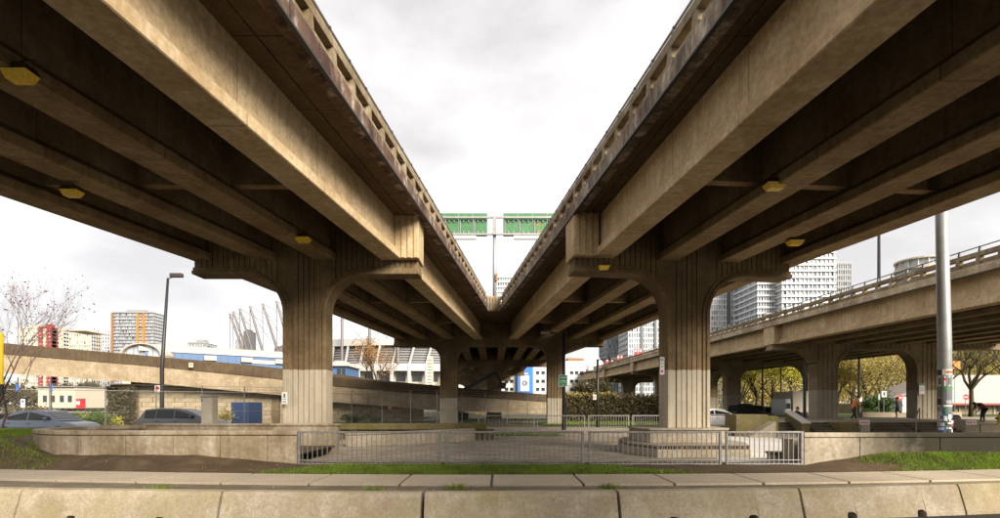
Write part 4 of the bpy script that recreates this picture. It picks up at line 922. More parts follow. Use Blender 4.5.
# ---------------------------------------------------------------- people
SKIN = plain('skin', (.42, .24, .16), .6, 0, .08); HAIR = plain('hair_dark', (.02, .014, .01), .7, 0, .2)
def cloth(name, c): return plain(name, c, .85, 0, .15, 12)
def person(label, at, face, J, mats, h=1.75, group=None):
    """J: joint offsets (forward, left, up) in metres from the point between the feet; one skinned continuous body"""
    th = thing('person', label, 'person', at, group)
    M = Matrix.Rotation(face, 3, 'Z')
    V, E, Rr = [], [], []; idx = {}
    def v(nm, p, r): idx[nm] = len(V); V.append(M @ Vector(p)); Rr.append(r)
    rad = dict(pel=.15, waist=.135, chest=.165, neck=.062, head0=.085, head1=.105, head2=.085, shL=.075, shR=.075, elL=.05, elR=.05, wrL=.034, wrR=.034, haL=.04, haR=.04, hipL=.10, hipR=.10, knL=.068, knR=.068, anL=.047, anR=.047, toL=.04, toR=.04)
    for k, p in J.items(): v(k, p, rad[k])
    for a, b in (('pel', 'waist'), ('waist', 'chest'), ('chest', 'neck'), ('neck', 'head0'), ('head0', 'head1'), ('head1', 'head2'), ('chest', 'shL'), ('chest', 'shR'), ('shL', 'elL'), ('shR', 'elR'), ('elL', 'wrL'), ('elR', 'wrR'), ('wrL', 'haL'), ('wrR', 'haR'), ('pel', 'hipL'), ('pel', 'hipR'), ('hipL', 'knL'), ('hipR', 'knR'), ('knL', 'anL'), ('knR', 'anR'), ('anL', 'toL'), ('anR', 'toR')): E.append((idx[a], idx[b]))
    me = bpy.data.meshes.new('body'); me.from_pydata(V, E, []); o = bpy.data.objects.new('body', me); COL.objects.link(o)
    o.modifiers.new('skin', 'SKIN'); sv = me.skin_vertices[0].data
    for i, r in enumerate(Rr): sv[i].radius = (r, r); sv[i].use_root = (i == idx['pel'])
    ss = o.modifiers.new('sub', 'SUBSURF'); ss.levels = 2; ss.render_levels = 2
    dg = bpy.context.evaluated_depsgraph_get(); dg.update(); nm = bpy.data.meshes.new_from_object(o.evaluated_get(dg)); o.modifiers.clear(); o.data = nm
    for mm in mats: nm.materials.append(mm)      # skin, top, trousers, shoes, hair
    segs = {('head0', 'head1'): 0, ('head1', 'head2'): 0, ('neck', 'head0'): 0, ('wrL', 'haL'): 0, ('wrR', 'haR'): 0, ('pel', 'waist'): 1, ('waist', 'chest'): 1, ('chest', 'shL'): 1, ('chest', 'shR'): 1, ('shL', 'elL'): 1, ('shR', 'elR'): 1, ('elL', 'wrL'): 1, ('elR', 'wrR'): 1, ('chest', 'neck'): 1, ('pel', 'hipL'): 2, ('pel', 'hipR'): 2, ('hipL', 'knL'): 2, ('hipR', 'knR'): 2, ('knL', 'anL'): 2, ('knR', 'anR'): 2, ('anL', 'toL'): 3, ('anR', 'toR'): 3}
    for p in nm.polygons:
        c = p.center; best = 9; mi = 0
        for (a, b), k in segs.items():
            A, B = V[idx[a]], V[idx[b]]; d = B - A; t = max(0, min(1, (c - A).dot(d) / max(1e-6, d.length_squared))); q = (c - A - d * t).length - lerp(rad[a], rad[b], t)
            if q < best: best = q; mi = k
        p.material_index = mi; p.use_smooth = True
    o.parent = th
    hp = V[idx['head2']]; hd = (V[idx['head2']] - V[idx['head0']]).normalized(); fw = M @ Vector((1, 0, 0))
    k = MB(); k.sphere(hp - fw * .025 - hd * .02, (.105, .105, .10), 12, 8); k.build('hair', mats[4], th, raw=True, smooth=True)
    hc = V[idx['head1']]
    k = MB(); k.sphere(hc + fw * .10 - hd * .01, (.022, .018, .028), 8, 5); k.build('nose', mats[0], th, raw=True, smooth=True)
    for s_ in (-1, 1):
        sd_ = M @ Vector((0, s_, 0)); k = MB(); k.sphere(hc + sd_ * .098, (.02, .02, .035), 8, 5); k.build('ear', mats[0], th, raw=True, smooth=True)
        k = MB(); k.sphere(hc + fw * .092 + sd_ * .036 + hd * .02, .012, 6, 4); k.build('eye', BLACK, th, raw=True)
        # fingers
        w, hnd = (V[idx['wrL']], V[idx['haL']]) if s_ > 0 else (V[idx['wrR']], V[idx['haR']]); d = (hnd - w).normalized(); sx = d.cross(fw); sx = sx.normalized() if sx.length > .1 else sd_
        k = MB()
        for j, ln in enumerate((.065, .075, .07, .055)):
            b0 = hnd + sx * (.028 - .018 * j); k.tube([b0, b0 + d * ln * .55, b0 + d * ln + fw * .015], [.010, .009, .007], 6)
        b0 = w.lerp(hnd, .5) + sx * .035; k.tube([b0, b0 + sx * .03 + d * .03, b0 + sx * .035 + d * .06], [.011, .010, .008], 6)
        k.build('fingers', mats[0], th, raw=True)
    return th
stand = dict(pel=(0, 0, .93), waist=(.02, 0, 1.08), chest=(.03, 0, 1.32), neck=(.04, 0, 1.49), head0=(.06, 0, 1.56), head1=(.07, 0, 1.64), head2=(.07, 0, 1.70),
             shL=(.03, .19, 1.40), elL=(0, .24, 1.13), wrL=(.08, .25, .90), haL=(.10, .25, .83), shR=(.03, -.19, 1.40), elR=(0, -.24, 1.13), wrR=(.08, -.25, .90), haR=(.10, -.25, .83),
             hipL=(0, .10, .88), knL=(.03, .11, .48), anL=(0, .11, .07), toL=(.17, .12, .035), hipR=(0, -.10, .88), knR=(.03, -.11, .48), anR=(0, -.11, .07), toR=(.17, -.12, .035))
walk_ = {**stand, 'waist': (.06, 0, 1.06), 'chest': (.17, 0, 1.28), 'neck': (.25, 0, 1.43), 'head0': (.31, 0, 1.50), 'head1': (.35, 0, 1.57), 'head2': (.36, 0, 1.63), 'shL': (.17, .19, 1.36), 'shR': (.17, -.19, 1.36),
         'elL': (.10, .25, 1.10), 'wrL': (.27, .24, .92), 'haL': (.32, .23, .86), 'elR': (.20, -.25, 1.08), 'wrR': (.40, -.22, .93), 'haR': (.45, -.21, .88),
         'knL': (.16, .11, .50), 'anL': (.30, .11, .08), 'toL': (.47, .12, .04), 'knR': (-.04, -.11, .47), 'anR': (-.32, -.11, .09), 'toR': (-.16, -.12, .035)}
person('person in an orange top and dark trousers walking along the platform', (PX(853.5, 33.6), 33.6, .63), 0, walk_, [SKIN, cloth('orange_cloth', (.50, .17, .05)), cloth('black_trousers', (.018, .014, .014)), BLACK, HAIR])
skate = {**stand, 'elL': (.02, .42, 1.30), 'wrL': (.08, .62, 1.22), 'haL': (.1, .69, 1.20), 'elR': (.02, -.40, 1.22), 'wrR': (.1, -.55, 1.05), 'haR': (.12, -.60, .99), 'knR': (.22, -.22, .72), 'anR': (.0, -.30, .42), 'toR': (.15, -.34, .36), 'knL': (.08, .10, .50)}
person('person in a grey jacket with one knee raised and arms spread', (PX(898, 44), 44, .63), R(100), skate, [SKIN, cloth('grey_cloth', (.20, .19, .20)), cloth('black_trousers_b', (.016, .015, .018)), BLACK, HAIR])
bend = {**stand, 'pel': (-.12, 0, .88), 'waist': (0, 0, 1.0), 'chest': (.22, 0, 1.12), 'neck': (.37, 0, 1.17), 'head0': (.44, 0, 1.17), 'head1': (.51, 0, 1.16), 'head2': (.56, 0, 1.17), 'shL': (.24, .18, 1.16), 'elL': (.34, .22, .90), 'wrL': (.44, .18, .70), 'haL': (.47, .16, .64), 'shR': (.24, -.18, 1.16), 'elR': (.34, -.22, .90), 'wrR': (.44, -.18, .70), 'haR': (.47, -.16, .64), 'hipL': (-.12, .1, .83), 'hipR': (-.12, -.1, .83), 'knL': (.03, .11, .47), 'knR': (-.04, -.11, .46)}
person('person in a maroon top bending forward at the top of the steps', (PX(982.5, 32.8), 32.8, .63), R(180), bend, [SKIN, cloth('maroon_cloth', (.075, .012, .022)), cloth('black_trousers_c', (.014, .012, .016)), BLACK, HAIR])
sit = {**stand, 'pel': (0, 0, .16), 'waist': (.02, 0, .30), 'chest': (.08, 0, .54), 'neck': (.13, 0, .70), 'head0': (.16, 0, .77), 'head1': (.19, 0, .84), 'head2': (.20, 0, .90), 'shL': (.08, .18, .60), 'shR': (.08, -.18, .60), 'elL': (.16, .24, .38), 'wrL': (.36, .15, .36), 'haL': (.42, .12, .36), 'elR': (.16, -.24, .38), 'wrR': (.36, -.15, .36), 'haR': (.42, -.12, .36), 'hipL': (.03, .1, .13), 'hipR': (.03, -.1, .13), 'knL': (.42, .13, .40), 'knR': (.42, -.13, .40), 'anL': (.48, .12, .07), 'anR': (.48, -.12, .07), 'toL': (.64, .12, .04), 'toR': (.64, -.12, .04)}
person('person in dark clothes sitting at the top of the steps by the sloped ledge', (PX(796, 33.5), 33.5, .63), R(-90), sit, [SKIN, cloth('black_cloth', (.02, .02, .022)), cloth('dark_trousers', (.02, .02, .025)), BLACK, HAIR])
bpk = thing('backpack', 'dark backpack left on the steps behind the poster pole', 'bag', (PX(956, 33), 33, .63))
m = MB(); c = Vector((PX(956, 33), 33, .63)); m.loft([[c + Vector((a * s_, b * s_ * .6, z)) for a, b in ((-.22, -.2), (.22, -.2), (.24, 0), (.22, .2), (-.22, .2), (-.24, 0))] for z, s_ in ((0, .95), (.15, 1.05), (.35, .95), (.46, .55))]); m.build('bag', BLACK, bpk, bevel=.03)
m = MB(); m.loft([[c + Vector((a, -.18 + b, z)) for a, b in ((-.15, -.05), (.15, -.05), (.15, .06), (-.15, .06))] for z in (.04, .22)]); m.build('pocket', DGREY, bpk, bevel=.02)

# excavator behind the ramp
EX = thing('excavator', 'black excavator with raised bent boom behind the ramp', 'excavator', (PX(462, 63), 63, 0)); EY = 63.5
m = MB(); cx = PX(455, EY)
bx('tracks', RUBBER, EX, cx - 1.6, cx + 1.6, EY - 1.2, EY + 1.2, .0, .8, .2); bx('cab', DARKST, EX, cx - 1.3, cx + 1.2, EY - 1.1, EY + 1.1, .85, 2.6, .1)
def beam(name, p, q, w0, w1, t=.3):
    k = MB(); d = (q - p).normalized(); n_ = Vector((-d.z, 0, d.x)); k.loft([[p + n_ * w0 - Vector((0, t, 0)), p + n_ * w0 + Vector((0, t, 0)), p - n_ * w0 + Vector((0, t, 0)), p - n_ * w0 - Vector((0, t, 0))], [q + n_ * w1 - Vector((0, t, 0)), q + n_ * w1 + Vector((0, t, 0)), q - n_ * w1 + Vector((0, t, 0)), q - n_ * w1 - Vector((0, t, 0))]]); k.build(name, BLACK, EX)
beam('boom', P(462, 391, EY), P(495.5, 372.3, EY), .25, .14); beam('stick', P(495.5, 372, EY), P(502.5, 386, EY), .16, .14)
k = MB(); pb = P(502.5, 385, EY); k.prism([(pb.x - .3, pb.z + .3), (pb.x + .5, pb.z + .3), (pb.x + .35, pb.z - .45), (pb.x - .8, pb.z - .4), (pb.x - .5, pb.z - .1)], EY - .5, EY + .5); k.build('bucket', BLACK, EX)
# ---------------------------------------------------------------- walls behind
IW = thing('ivy_wall', 'retaining wall overgrown with dry brown ivy behind the far railing', 'wall', (PX(615, 56), 56, 0))
bx('wall', PIERN, IW, PX(560, 56), PX(690, 56), 56, 56.6, -.1, PZ(396.5, 56))
def leaves(name, mat, parent, fn, n, size, raw=False, tri=False):
    m = MB()
    for _ in range(n):
        p = fn()
        if p is None: continue
        p = Vector(p); a = Vector((random.gauss(0, 1), random.gauss(0, 1), random.gauss(0, .7))).normalized(); b = a.orthogonal().normalized(); b = (b * math.cos(7 * a.x) + a.cross(b) * math.sin(7 * a.x)); s_ = size * random.uniform(.6, 1.4)
        c_ = a.cross(b)
        m.add([p - b * s_, p + c_ * s_ * .5, p + b * s_, p - c_ * s_ * .5], [(0, 1, 2, 3)])
    o = m.build(name, mat, parent, raw=raw); o['kind'] = 'stuff' if parent else o.get('kind', 'stuff'); return o
def ivy_pt(): 
    u = random.uniform(566, 690); z = random.uniform(0, 1) ** .8 * (PZ(395, 56) + random.gauss(0, .12)); return (PX(u, 56), 56 - abs(random.gauss(0, .14)), z)
leaves('ivy', LEAFD, IW, ivy_pt, 6500, .15)
leaves('hedge_top', LEAFB, IW, lambda: (PX(random.uniform(563, 618), 56), 56 + random.uniform(-.2, .5), PZ(395, 56) + random.gauss(0, .14)), 900, .13)
TW = thing('retaining_wall', 'tan block wall under the sloping ramp behind the security fence', 'wall', (PX(260, 53), 53, 0))
w0, w1 = Vector((PX(131, 44), 44, 0)), Vector((PX(424, 54.2), 54.2, 0)); wd = (w1 - w0).normalized(); wr = math.atan2(wd.y, wd.x); WL = (w1 - w0).length
bm_ = MB(); bm_.obox((0, 0, 0), (1.56, .35, .37)); bmesh_ = bm_.mesh('block', BRICK)
for r_ in range(10):
    for k in range(int(WL / 1.6)):
        p = w0 + wd * (k * 1.6 + (.8 if r_ % 2 else 0)); h = r_ * .39 + .19
        if h > lerp(3.9, 2.3, k * 1.6 / WL): continue
        put(bmesh_, 'block', TW, (p.x + random.uniform(-.01, .01), p.y + random.uniform(-.03, .03), h), wr)
m = MB(); c = (w0 + w1) / 2 + Vector((-wd.y, wd.x, 0)) * .25; nn_ = Vector((-wd.y, wd.x, 0)); q0, q1 = w0 + nn_ * .1, w1 + nn_ * .1; m.hexa([q0, q1, q1 + nn_ * .3, q0 + nn_ * .3] + [q + Vector((0, 0, zz)) for q, zz in ((q0, 4.2), (q1, 2.5), (q1 + nn_ * .3, 2.5), (q0 + nn_ * .3, 4.2))]); m.build('backing', BRICK, TW)
ABM = thing('ivy_wall', 'dark ivy-covered abutment under the ramp left of the hatchback', 'wall', (PX(122, 46), 46, 0))
bx('wall', PIERN, ABM, PX(110, 43), PX(130, 43), 43, 47, -.1, 3.4)
leaves('ivy', LEAFD, ABM, lambda: (PX(random.uniform(109, 137), 43), 43 - abs(random.gauss(0, .2)), random.uniform(0, 3.2)), 3000, .14)
BC_ = thing('storage_container', 'blue storage container behind the security fence', 'container', (PX(240, 43), 43, 0))
NAVY = plain('navy_container', (.02, .045, .12), .6, 0, .2)
bx('shell', NAVY, BC_, PX(231, 43), PX(248.5, 43), 43, 45.5, 0, PZ(402, 43), .02)
for k in range(9): xx = lerp(PX(231, 43), PX(248.5, 43), (k + .5) / 9); bx('corrugation', NAVY, BC_, xx - .045, xx + .045, 42.95, 43.0, .1, PZ(402.6, 43))

def bush(label, c, r, n, mat, size, name='bush', group=None, stems=True):
    th = thing(name, label, 'bush', (c[0], c[1], max(0, c[2] - r[2])), group); cv = Vector(c)
    cl = [Vector((random.gauss(0, .45) * r[0], random.gauss(0, .45) * r[1], random.gauss(0, .4) * r[2])) for _ in range(14)]
    def f():
        q = random.choice(cl); d = Vector((random.gauss(0, .22) * r[0], random.gauss(0, .22) * r[1], random.gauss(0, .25) * r[2])); p = cv + q + d
        return p if p.z > c[2] - r[2] else None
    leaves('foliage', mat, th, f, n, size)
    m = MB()
    for k in range(5): a = random.uniform(0, 6.28); m.tube([(c[0], c[1], c[2] - r[2]), (c[0] + math.cos(a) * r[0] * .5, c[1] + math.sin(a) * r[1] * .4, c[2] + r[2] * .2)], [.04, .015], 5)
    m.build('stems', BARK, th)
random.seed(11)
gp_ = 'low hedges along the security fence'
for u, Y, lab in ((60, 34.5, 'green hedge behind the parked sedan'), (80, 35.2, 'green hedge between the sedan and the hatchback, left of the cone'), (100, 35.8, 'yellowish hedge left of the parked hatchback, by the fence')): bush(lab, (PX(u, Y), Y, .62), (1.5, .8, .6), 1800, LEAFG if u < 90 else LEAFY, .09, 'hedge', gp_)
bush('weedy bush by the fence post behind the utility cabinet', (PX(224, 42), 42, .8), (.8, .5, .9), 700, LEAFB, .08)
bush('green bush at the foot of the block wall right of the left column', (PX(356, 46), 46, .5), (1.6, .5, .5), 900, LEAFG, .08)
bush('rounded green bush in front of the yellow trees on the right', (PX(878, 58), 58, 1.7), (1.6, 1.2, 1.3), 2600, LEAFG, .12)
bush('dark hedge beyond the ramp at far left', (PX(22, 62), 62, 1.0), (3.5, 1, .9), 1200, LEAFD, .14)
CN = thing('traffic_cone', 'small orange traffic cone by the hedge behind the planter', 'cone', (PX(93.5, 31), 31, 0))
m = MB(); xx = PX(93.5, 31); m.tube([(xx, 31, .03), (xx, 31, .7)], [.15, .03], 12); m.build('cone', ORNG, CN); bx('base', ORNG, CN, xx - .2, xx + .2, 30.8, 31.2, 0, .04); m = MB(); m.tube([(xx, 31, .35), (xx, 31, .46)], [.105, .085], 12); m.build('stripe', WHITE, CN)

# far street seen below the ramp
sheet('far_street', PLAZA, [(-110, 62), (-10, 62), (-10, 76), (-110, 76)], .8)
sheet('lawn', LAWN, [(-140, 76), (-30, 76), (-30, 100), (-140, 100)], 1.2)
LB = thing('low_building', 'low white building seen below the ramp on the far left', 'building', (PX(58, 92), 92, 0))
bx('wall', CREAM, LB, PX(38, 92), PX(75, 92), 92, 100, 1.1, PZ(387, 92)); bx('roof', GREYP, LB, PX(37, 92), PX(76, 92), 91.6, 100.4, PZ(387, 92) + .01, PZ(386, 92))
for u in (43, 51, 60, 68): w = bx('window', GLASSD, LB, PX(u, 92), PX(u + 4, 92), 91.95, 91.99, 2.2, 3.4); bx('frame', WHITE, w, PX(u - .3, 92), PX(u + 4.3, 92), 91.9, 91.95, 2.05, 2.18)
RBK = thing('kiosk', 'small red kiosk on the far lawn below the ramp', 'kiosk', (PX(78, 80), 80, 0))
bx('wall', REDS, RBK, PX(76, 80), PX(80.4, 80), 80, 81, 1.15, PZ(399, 80)); bx('window', WHITE, RBK, PX(76.6, 80), PX(77.8, 80), 79.95, 79.99, 1.75, 2.3); bx('window', WHITE, RBK, PX(78.6, 80), PX(79.8, 80), 79.95, 79.99, 1.75, 2.3); bx('roof', GREYP, RBK, PX(74.6, 80), PX(81.4, 80), 79.9, 81.1, PZ(399, 80) + .01, PZ(398.3, 80))
for u, lab in ((18, 'blue banner pair on a post left below the ramp'), (51.5, 'blue banner pair on a post right of the low white building')):
    th = thing('banner', lab, 'banner', (PX(u, 66), 66, .8)); m = MB(); m.tube([(PX(u, 66), 66, .8), (PX(u, 66), 66, 5.2)], .06, 6); m.build('post', DARKST, th)
    for d in (-1.6, .4): bx('flag', BLUES, th, PX(u + d, 66), PX(u + d + 1.2, 66), 65.95, 65.98, PZ(391.5, 66), PZ(384.5, 66))

# ---------------------------------------------------------------- far buildings
def tower(name, label, u0, u1, vt, Y, D, floors, wall, glass, bays, group=None, slab=.55, balc=0., roofbits=True, zb0=0, strips=(), wall_mat2=None, tier=None, rotz=0):
    k_ = 1.65 if u1 < 160 else 1.0; Y *= k_; D *= (k_ if k_ == 1 else .55); balc *= k_; bays = int(bays * 1.5); floors = max(4, int(round(PZ(vt, Y) / 3.05)))
    x0, x1 = PX(u0, Y), PX(u1, Y); zt = PZ(vt, Y); th = thing(name, label, 'building', ((x0 + x1) / 2, Y, 0), group); fh = (zt - zb0) / floors
    bx('core', glass, th, x0, x1, Y + .4, Y + D, zb0, zt - .2)
    for k in range(floors + 1):
        z = zb0 + k * fh; bx('floor_slab', wall, th, x0 - balc, x1 + balc, Y - balc, Y + D + balc, z - fh * slab / 2, min(z + fh * slab / 2, zt))
    bw = (x1 - x0) / bays
    for k in range(bays + 1):
        x = x0 + k * bw; w = bw * .13; bx('wall_pier', wall_mat2 or wall, th, x - w, x + w, Y - .15, Y + .6, zb0, zt - .02)
        bx('wall_pier', wall_mat2 or wall, th, (x0 if k % 2 else x1) - .3, (x0 if k % 2 else x1) + .3, Y + D * k / bays - w, Y + D * k / bays + w, zb0, zt - .04)
    m = MB()                                    # mullioned panes, each a real pane set back in its opening
    for k in range(floors):
        for j in range(bays):
            xa = x0 + (j + .16) * bw; xb = x0 + (j + .84) * bw; za = zb0 + (k + slab / 2 + .04) * fh; zb_ = zb0 + (k + .96 - slab / 2) * fh
            for q0, q1 in ((0, .47), (.53, 1)):
                m.mi = random.choices((0, 1, 2), (.4, .52, .08))[0]; m.box(lerp(xa, xb, q0), lerp(xa, xb, q1), Y + .28, Y + .38, za, zb_)
    o = m.build('window_panes', [GLASS, GLASSL, GLASSD], th); o['kind'] = 'stuff'
    for su0, su1, sm in strips: bx('facade_strip', sm, th, PX(su0, Y), PX(su1, Y), Y - .6 - balc, Y + .3, zb0, zt - 1)
    if roofbits:
        w = x1 - x0; bx('plant_room', wall, th, x0 + w * .25, x1 - w * .3, Y + D * .3, Y + D * .7, zt, zt + fh * 1.1); bx('parapet', wall, th, x0 - .2, x1 + .2, Y - .2, Y + .1, zt - .1, zt + fh * .25)
    return th
random.seed(5); TWH = plain('tower_white', (.56, .555, .56), .6, 0, .06)
tower('apartment_block', 'cream stepped apartment block at far left behind the bare tree', 20, 38.5, 328, 262, 20, 18, CREAM, GLASS, 5, slab=.35)
tower('apartment_block', 'red panelled apartment block at far left above the ramp', 38.7, 51, 327.5, 260, 20, 18, REDP, GLASSD, 3, slab=.62, strips=((44.0, 46.0, CREAM),))
tower('apartment_block', 'pale apartment block right of the red panelled one', 51.5, 63, 330, 264, 18, 17, CREAM, GLASSL, 4, slab=.42)
tower('apartment_block', 'small dark grey block between the cream apartment blocks', 64, 69.5, 336, 275, 14, 15, DGREY, GLASSD, 2, slab=.5, roofbits=False)
tb = tower('apartment_block', 'cream apartment block with flat overhanging roof left of the glass tower', 69, 91, 333.5, 255, 20, 16, CREAM, GLASS, 6, slab=.36)
bx('roof_canopy', CREAM, tb, PX(67.5, 255), PX(88, 255), 253, 268, PZ(331.3, 255), PZ(330.3, 255))
tower('apartment_block', 'slim grey glass tower left of the orange striped tower', 93.5, 110, 330.5, 300, 20, 20, WHITE, GLASS, 4, slab=.3)
tw = tower('apartment_tower', 'tall grey tower with an orange vertical strip at the left', 112.5, 153.5, 312.5, 285, 26, 19, GREYP, GLASSL, 9, slab=.3, balc=.5, strips=((112, 113.8, BROWNB), (137.2, 139, ORNG), (143.4, 145.2, ORNG)))
tower('distant_block', 'small distant grey green block beyond the curved roof', 188, 207, 343, 420, 15, 12, GREYP, GLASS, 5, slab=.4)
# right
tower('apartment_tower', 'pale stepped apartment tower seen through the fork of the viaducts', 497.5, 514, 277, 330, 22, 32, WHITE, GLASSL, 5, slab=.35, balc=.5)
tower('apartment_tower', 'grey ribbed tower right of the far right column', 606, 627, 300, 330, 22, 30, GREYP, GLASS, 9, slab=.2)
tower('apartment_tower', 'white tower with dark window columns left of the right column', 628.5, 664, 295, 300, 24, 28, TWH, GLASSL, 10, slab=.28, strips=((640.5, 643, DGREY), (654, 656.5, DGREY)))
tower('apartment_tower', 'white and grey tower just right of the right column', 708, 733.5, 288, 290, 22, 28, TWH, GLASSL, 7, slab=.28, strips=((727, 730, DGREY),))
tower('apartment_block', 'small reddish block left of the broad white tower', 749, 758.5, 304, 330, 14, 20, BROWNB, GLASSL, 3, slab=.4, roofbits=False)
tower('apartment_tower', 'broad white apartment tower with long balconies above the right roadway', 758, 782, 266, 262, 26, 26, TWH, GLASS, 6, slab=.3, balc=.7)
tower('apartment_tower', 'taller white banded tower right of the broad balconied one', 782.5, 834, 246, 256, 28, 27, TWH, GLASSL, 8, slab=.3, balc=.7)
tower('apartment_tower', 'grey apartment tower with corner balconies right of the white banded tower', 835.5, 851.5, 263.5, 270, 24, 25, GREYP, GLASS, 5, slab=.4)
# round building
RB = thing('round_tower', 'round pale tower top showing above the right roadway', 'building', (PX(921, 190), 190, 0))
def cyl(m, c, r, z0, z1, n=32): m.loft([[Vector((c[0] + r * math.cos(2 * math.pi * k / n), c[1] + r * math.sin(2 * math.pi * k / n), z)) for k in range(n)] for z in (z0, z1)])
cc = (PX(921, 198), 198); rr_ = 23 / 520 * 190
m = MB(); cyl(m, cc, rr_ * .9, 0, PZ(262, 190)); m.build('core', GLASS, RB)
for k in range(15):
    z = PZ(266, 190) - k * 3.2; m = MB(); cyl(m, cc, rr_, z, z + 1.0); m.build('floor_slab', CREAM, RB)
m = MB(); cyl(m, cc, rr_ * .86, PZ(262, 190), PZ(256.5, 190)); m.build('penthouse', GLASSL, RB)
m = MB(); cyl(m, cc, rr_ * 1.0, PZ(256.5, 190), PZ(254.8, 190)); m.build('roof_ring', CREAM, RB); m = MB(); cyl(m, cc, rr_ * .55, PZ(254.8, 190), PZ(252.5, 190)); m.build('plant_room', CREAM, RB)
for k in range(16):
    a = 2 * math.pi * k / 16; bx('column', CREAM, RB, cc[0] + rr_ * .93 * math.cos(a) - .2, cc[0] + rr_ * .93 * math.cos(a) + .2, cc[1] + rr_ * .93 * math.sin(a) - .2, cc[1] + rr_ * .93 * math.sin(a) + .2, PZ(263, 190), PZ(256.4, 190))
# arena and white office behind the far right column
AR = thing('arena', 'white domed arena roof behind the far right column', 'arena', (PX(590, 240), 260, 0))
m = MB(); rg = []
for k in range(7):
    t = k / 6; rg.append([Vector((PX(588, 240) + (16 - 15 * t ** 2) / 520 * 240 * 1.55 * math.cos(2 * math.pi * j / 28), 260 + 22 * (1 - t ** 2 * .95) * math.sin(2 * math.pi * j / 28), lerp(PZ(372, 240), PZ(349, 240), math.sin(t * math.pi / 2)))) for j in range(28)])
m.loft(rg); m.build('roof', WHITE, AR, smooth=True)
bx('concourse', GREYP, AR, PX(566, 236), PX(589, 236), 234, 244, 0, PZ(365, 236)); bx('upper_block', BROWNB, AR, PX(568, 236), PX(584, 236), 236, 244, PZ(365, 236), PZ(358, 236))
for k in range(3): bx('window_band', GLASSD, AR, PX(567, 233), PX(588, 233), 233.7, 233.95, PZ(369 + k * 5, 233) - 1, PZ(369 + k * 5, 233))
OB = thing('office_building', 'white office building with a bright blue bay and sign beyond the excavator', 'building', (PX(530, 120), 120, 0))
bx('wall', WHITE, OB, PX(500, 120), PX(586, 120), 120, 135, 0, PZ(361, 120)); bb = bx('blue_bay', BLUES, OB, PX(517.5, 119), PX(533, 119), 118.6, 120, 0, PZ(365, 119))
ws = bx('sign_panel', WHITE, bb, PX(520.3, 118), PX(529.3, 118), 118.4, 118.58, PZ(391, 118), PZ(375.5, 118))
m = MB(); c = P(524.8, 383, 118.35); ring(m, c, .32, .62, 20, 0); m.box(c.x - .1, c.x + .5, c.y - .02, c.y, c.z - .1, c.z + .1); m.build('emblem', DGREY, bb)
bx('sign_text', WHITE, bb, PX(521.5, 118), PX(528, 118), 118.4, 118.58, PZ(374.4, 118), PZ(372.9, 118))
for u in (505, 510, 536, 541.5, 547, 552.5, 570, 575, 580):
    for v in (371, 379.5, 387.5):
        w = bx('window', GLASSD, OB, PX(u, 120), PX(u + 3.4, 120), 119.94, 119.99, PZ(v + 3, 120), PZ(v, 120)); bx('frame', GREYP, w, PX(u - .2, 120), PX(u + 3.6, 120), 119.9, 119.94, PZ(v + 3.5, 120), PZ(v + 3.1, 120))
# barrel roofed hall
BH = thing('barrel_roof_hall', 'long hall with pale barrel roof and blue walls behind the ramp', 'building', (-75, 140, 0))
A0, A1 = Vector((PX(143, 120), 120, 0)), Vector((PX(322, 146), 146, 0)); ax = (A1 - A0).normalized(); nx_ = Vector((ax.y, -ax.x, 0)); hw = 5.6
zp0, zs0 = PZ(343.5, 120), PZ(352.5, 120)
def archring(c, k0=1.0, rise=None, n=14): return [c + nx_ * (-hw * k0 * math.cos(math.pi * i / n)) + Vector((0, 0, zs0 + (zp0 - zs0) * k0 * math.sin(math.pi * i / n))) for i in range(n + 1)]
m = MB(); m.loft([archring(A0 - ax * 1.2), archring(A1)], cap=False, closed=False); m.loft([archring(A0 - ax * 1.2, .94), archring(A1, .94)], cap=False, closed=False)
r0, r1 = archring(A0 - ax * 1.2), archring(A0 - ax * 1.2, .94); m.loft([r0, r1], cap=False, closed=False); m.build('roof', ROOFP, BH, smooth=False)
m = MB(); r = archring(A0, .92); m.add(r, [tuple(range(len(r)))]); m.build('glazed_end', GLASSL, BH)
for i in range(2, 13, 2):
    p = archring(A0 - ax * .1, .92)[i]; q = Vector((p.x, p.y, zs0)); m = MB(); m.tube([q, p], .12, 4); m.build('mullion', GREYP, BH)
m = MB(); m.hexa([A0 - nx_ * hw * .95 + Vector((0, 0, 0)), A0 + nx_ * hw * .95, A1 + nx_ * hw * .95, A1 - nx_ * hw * .95] + [q + Vector((0, 0, zs0 - .02)) for q in (A0 - nx_ * hw * .95, A0 + nx_ * hw * .95, A1 + nx_ * hw * .95, A1 - nx_ * hw * .95)]); m.build('wall', BLUEP, BH)
HLn = (A1 - A0).length; wr_ = math.atan2(ax.y, ax.x)
for k in range(26):
    p = A0 + ax * ((k + .5) * HLn / 26) + nx_ * (hw * .95 + .06); m = MB(); m.obox((p.x, p.y, zs0 - 2.2), (.14, .16, 4.4), wr_); m.build('panel_joint', DGREY, BH)
for k in (8, 13, 18): p = A0 + ax * (k * HLn / 26) + nx_ * (hw * .95 + .3); m = MB(); m.obox((p.x, p.y, zs0 - 1.0), (2.6, 1.0, 1.1), wr_); m.build('vent_box', CREAM, BH, bevel=.1)
p = A0 + ax * (15.5 * HLn / 26) + nx_ * (hw * .95 + .15); m = MB(); m.obox((p.x, p.y, zs0 - 1.3), (6, .2, .9), wr_); m.build('sign_band', CREAM, BH)
AH = thing('arched_hall', 'small hall with white arched gable and glazed end behind the ramp', 'building', (PX(143, 116), 116, 0)); ac = PX(143, 116); aw = PX(164.5, 116) - ac; az0, az1 = PZ(355.5, 116), PZ(343, 116)
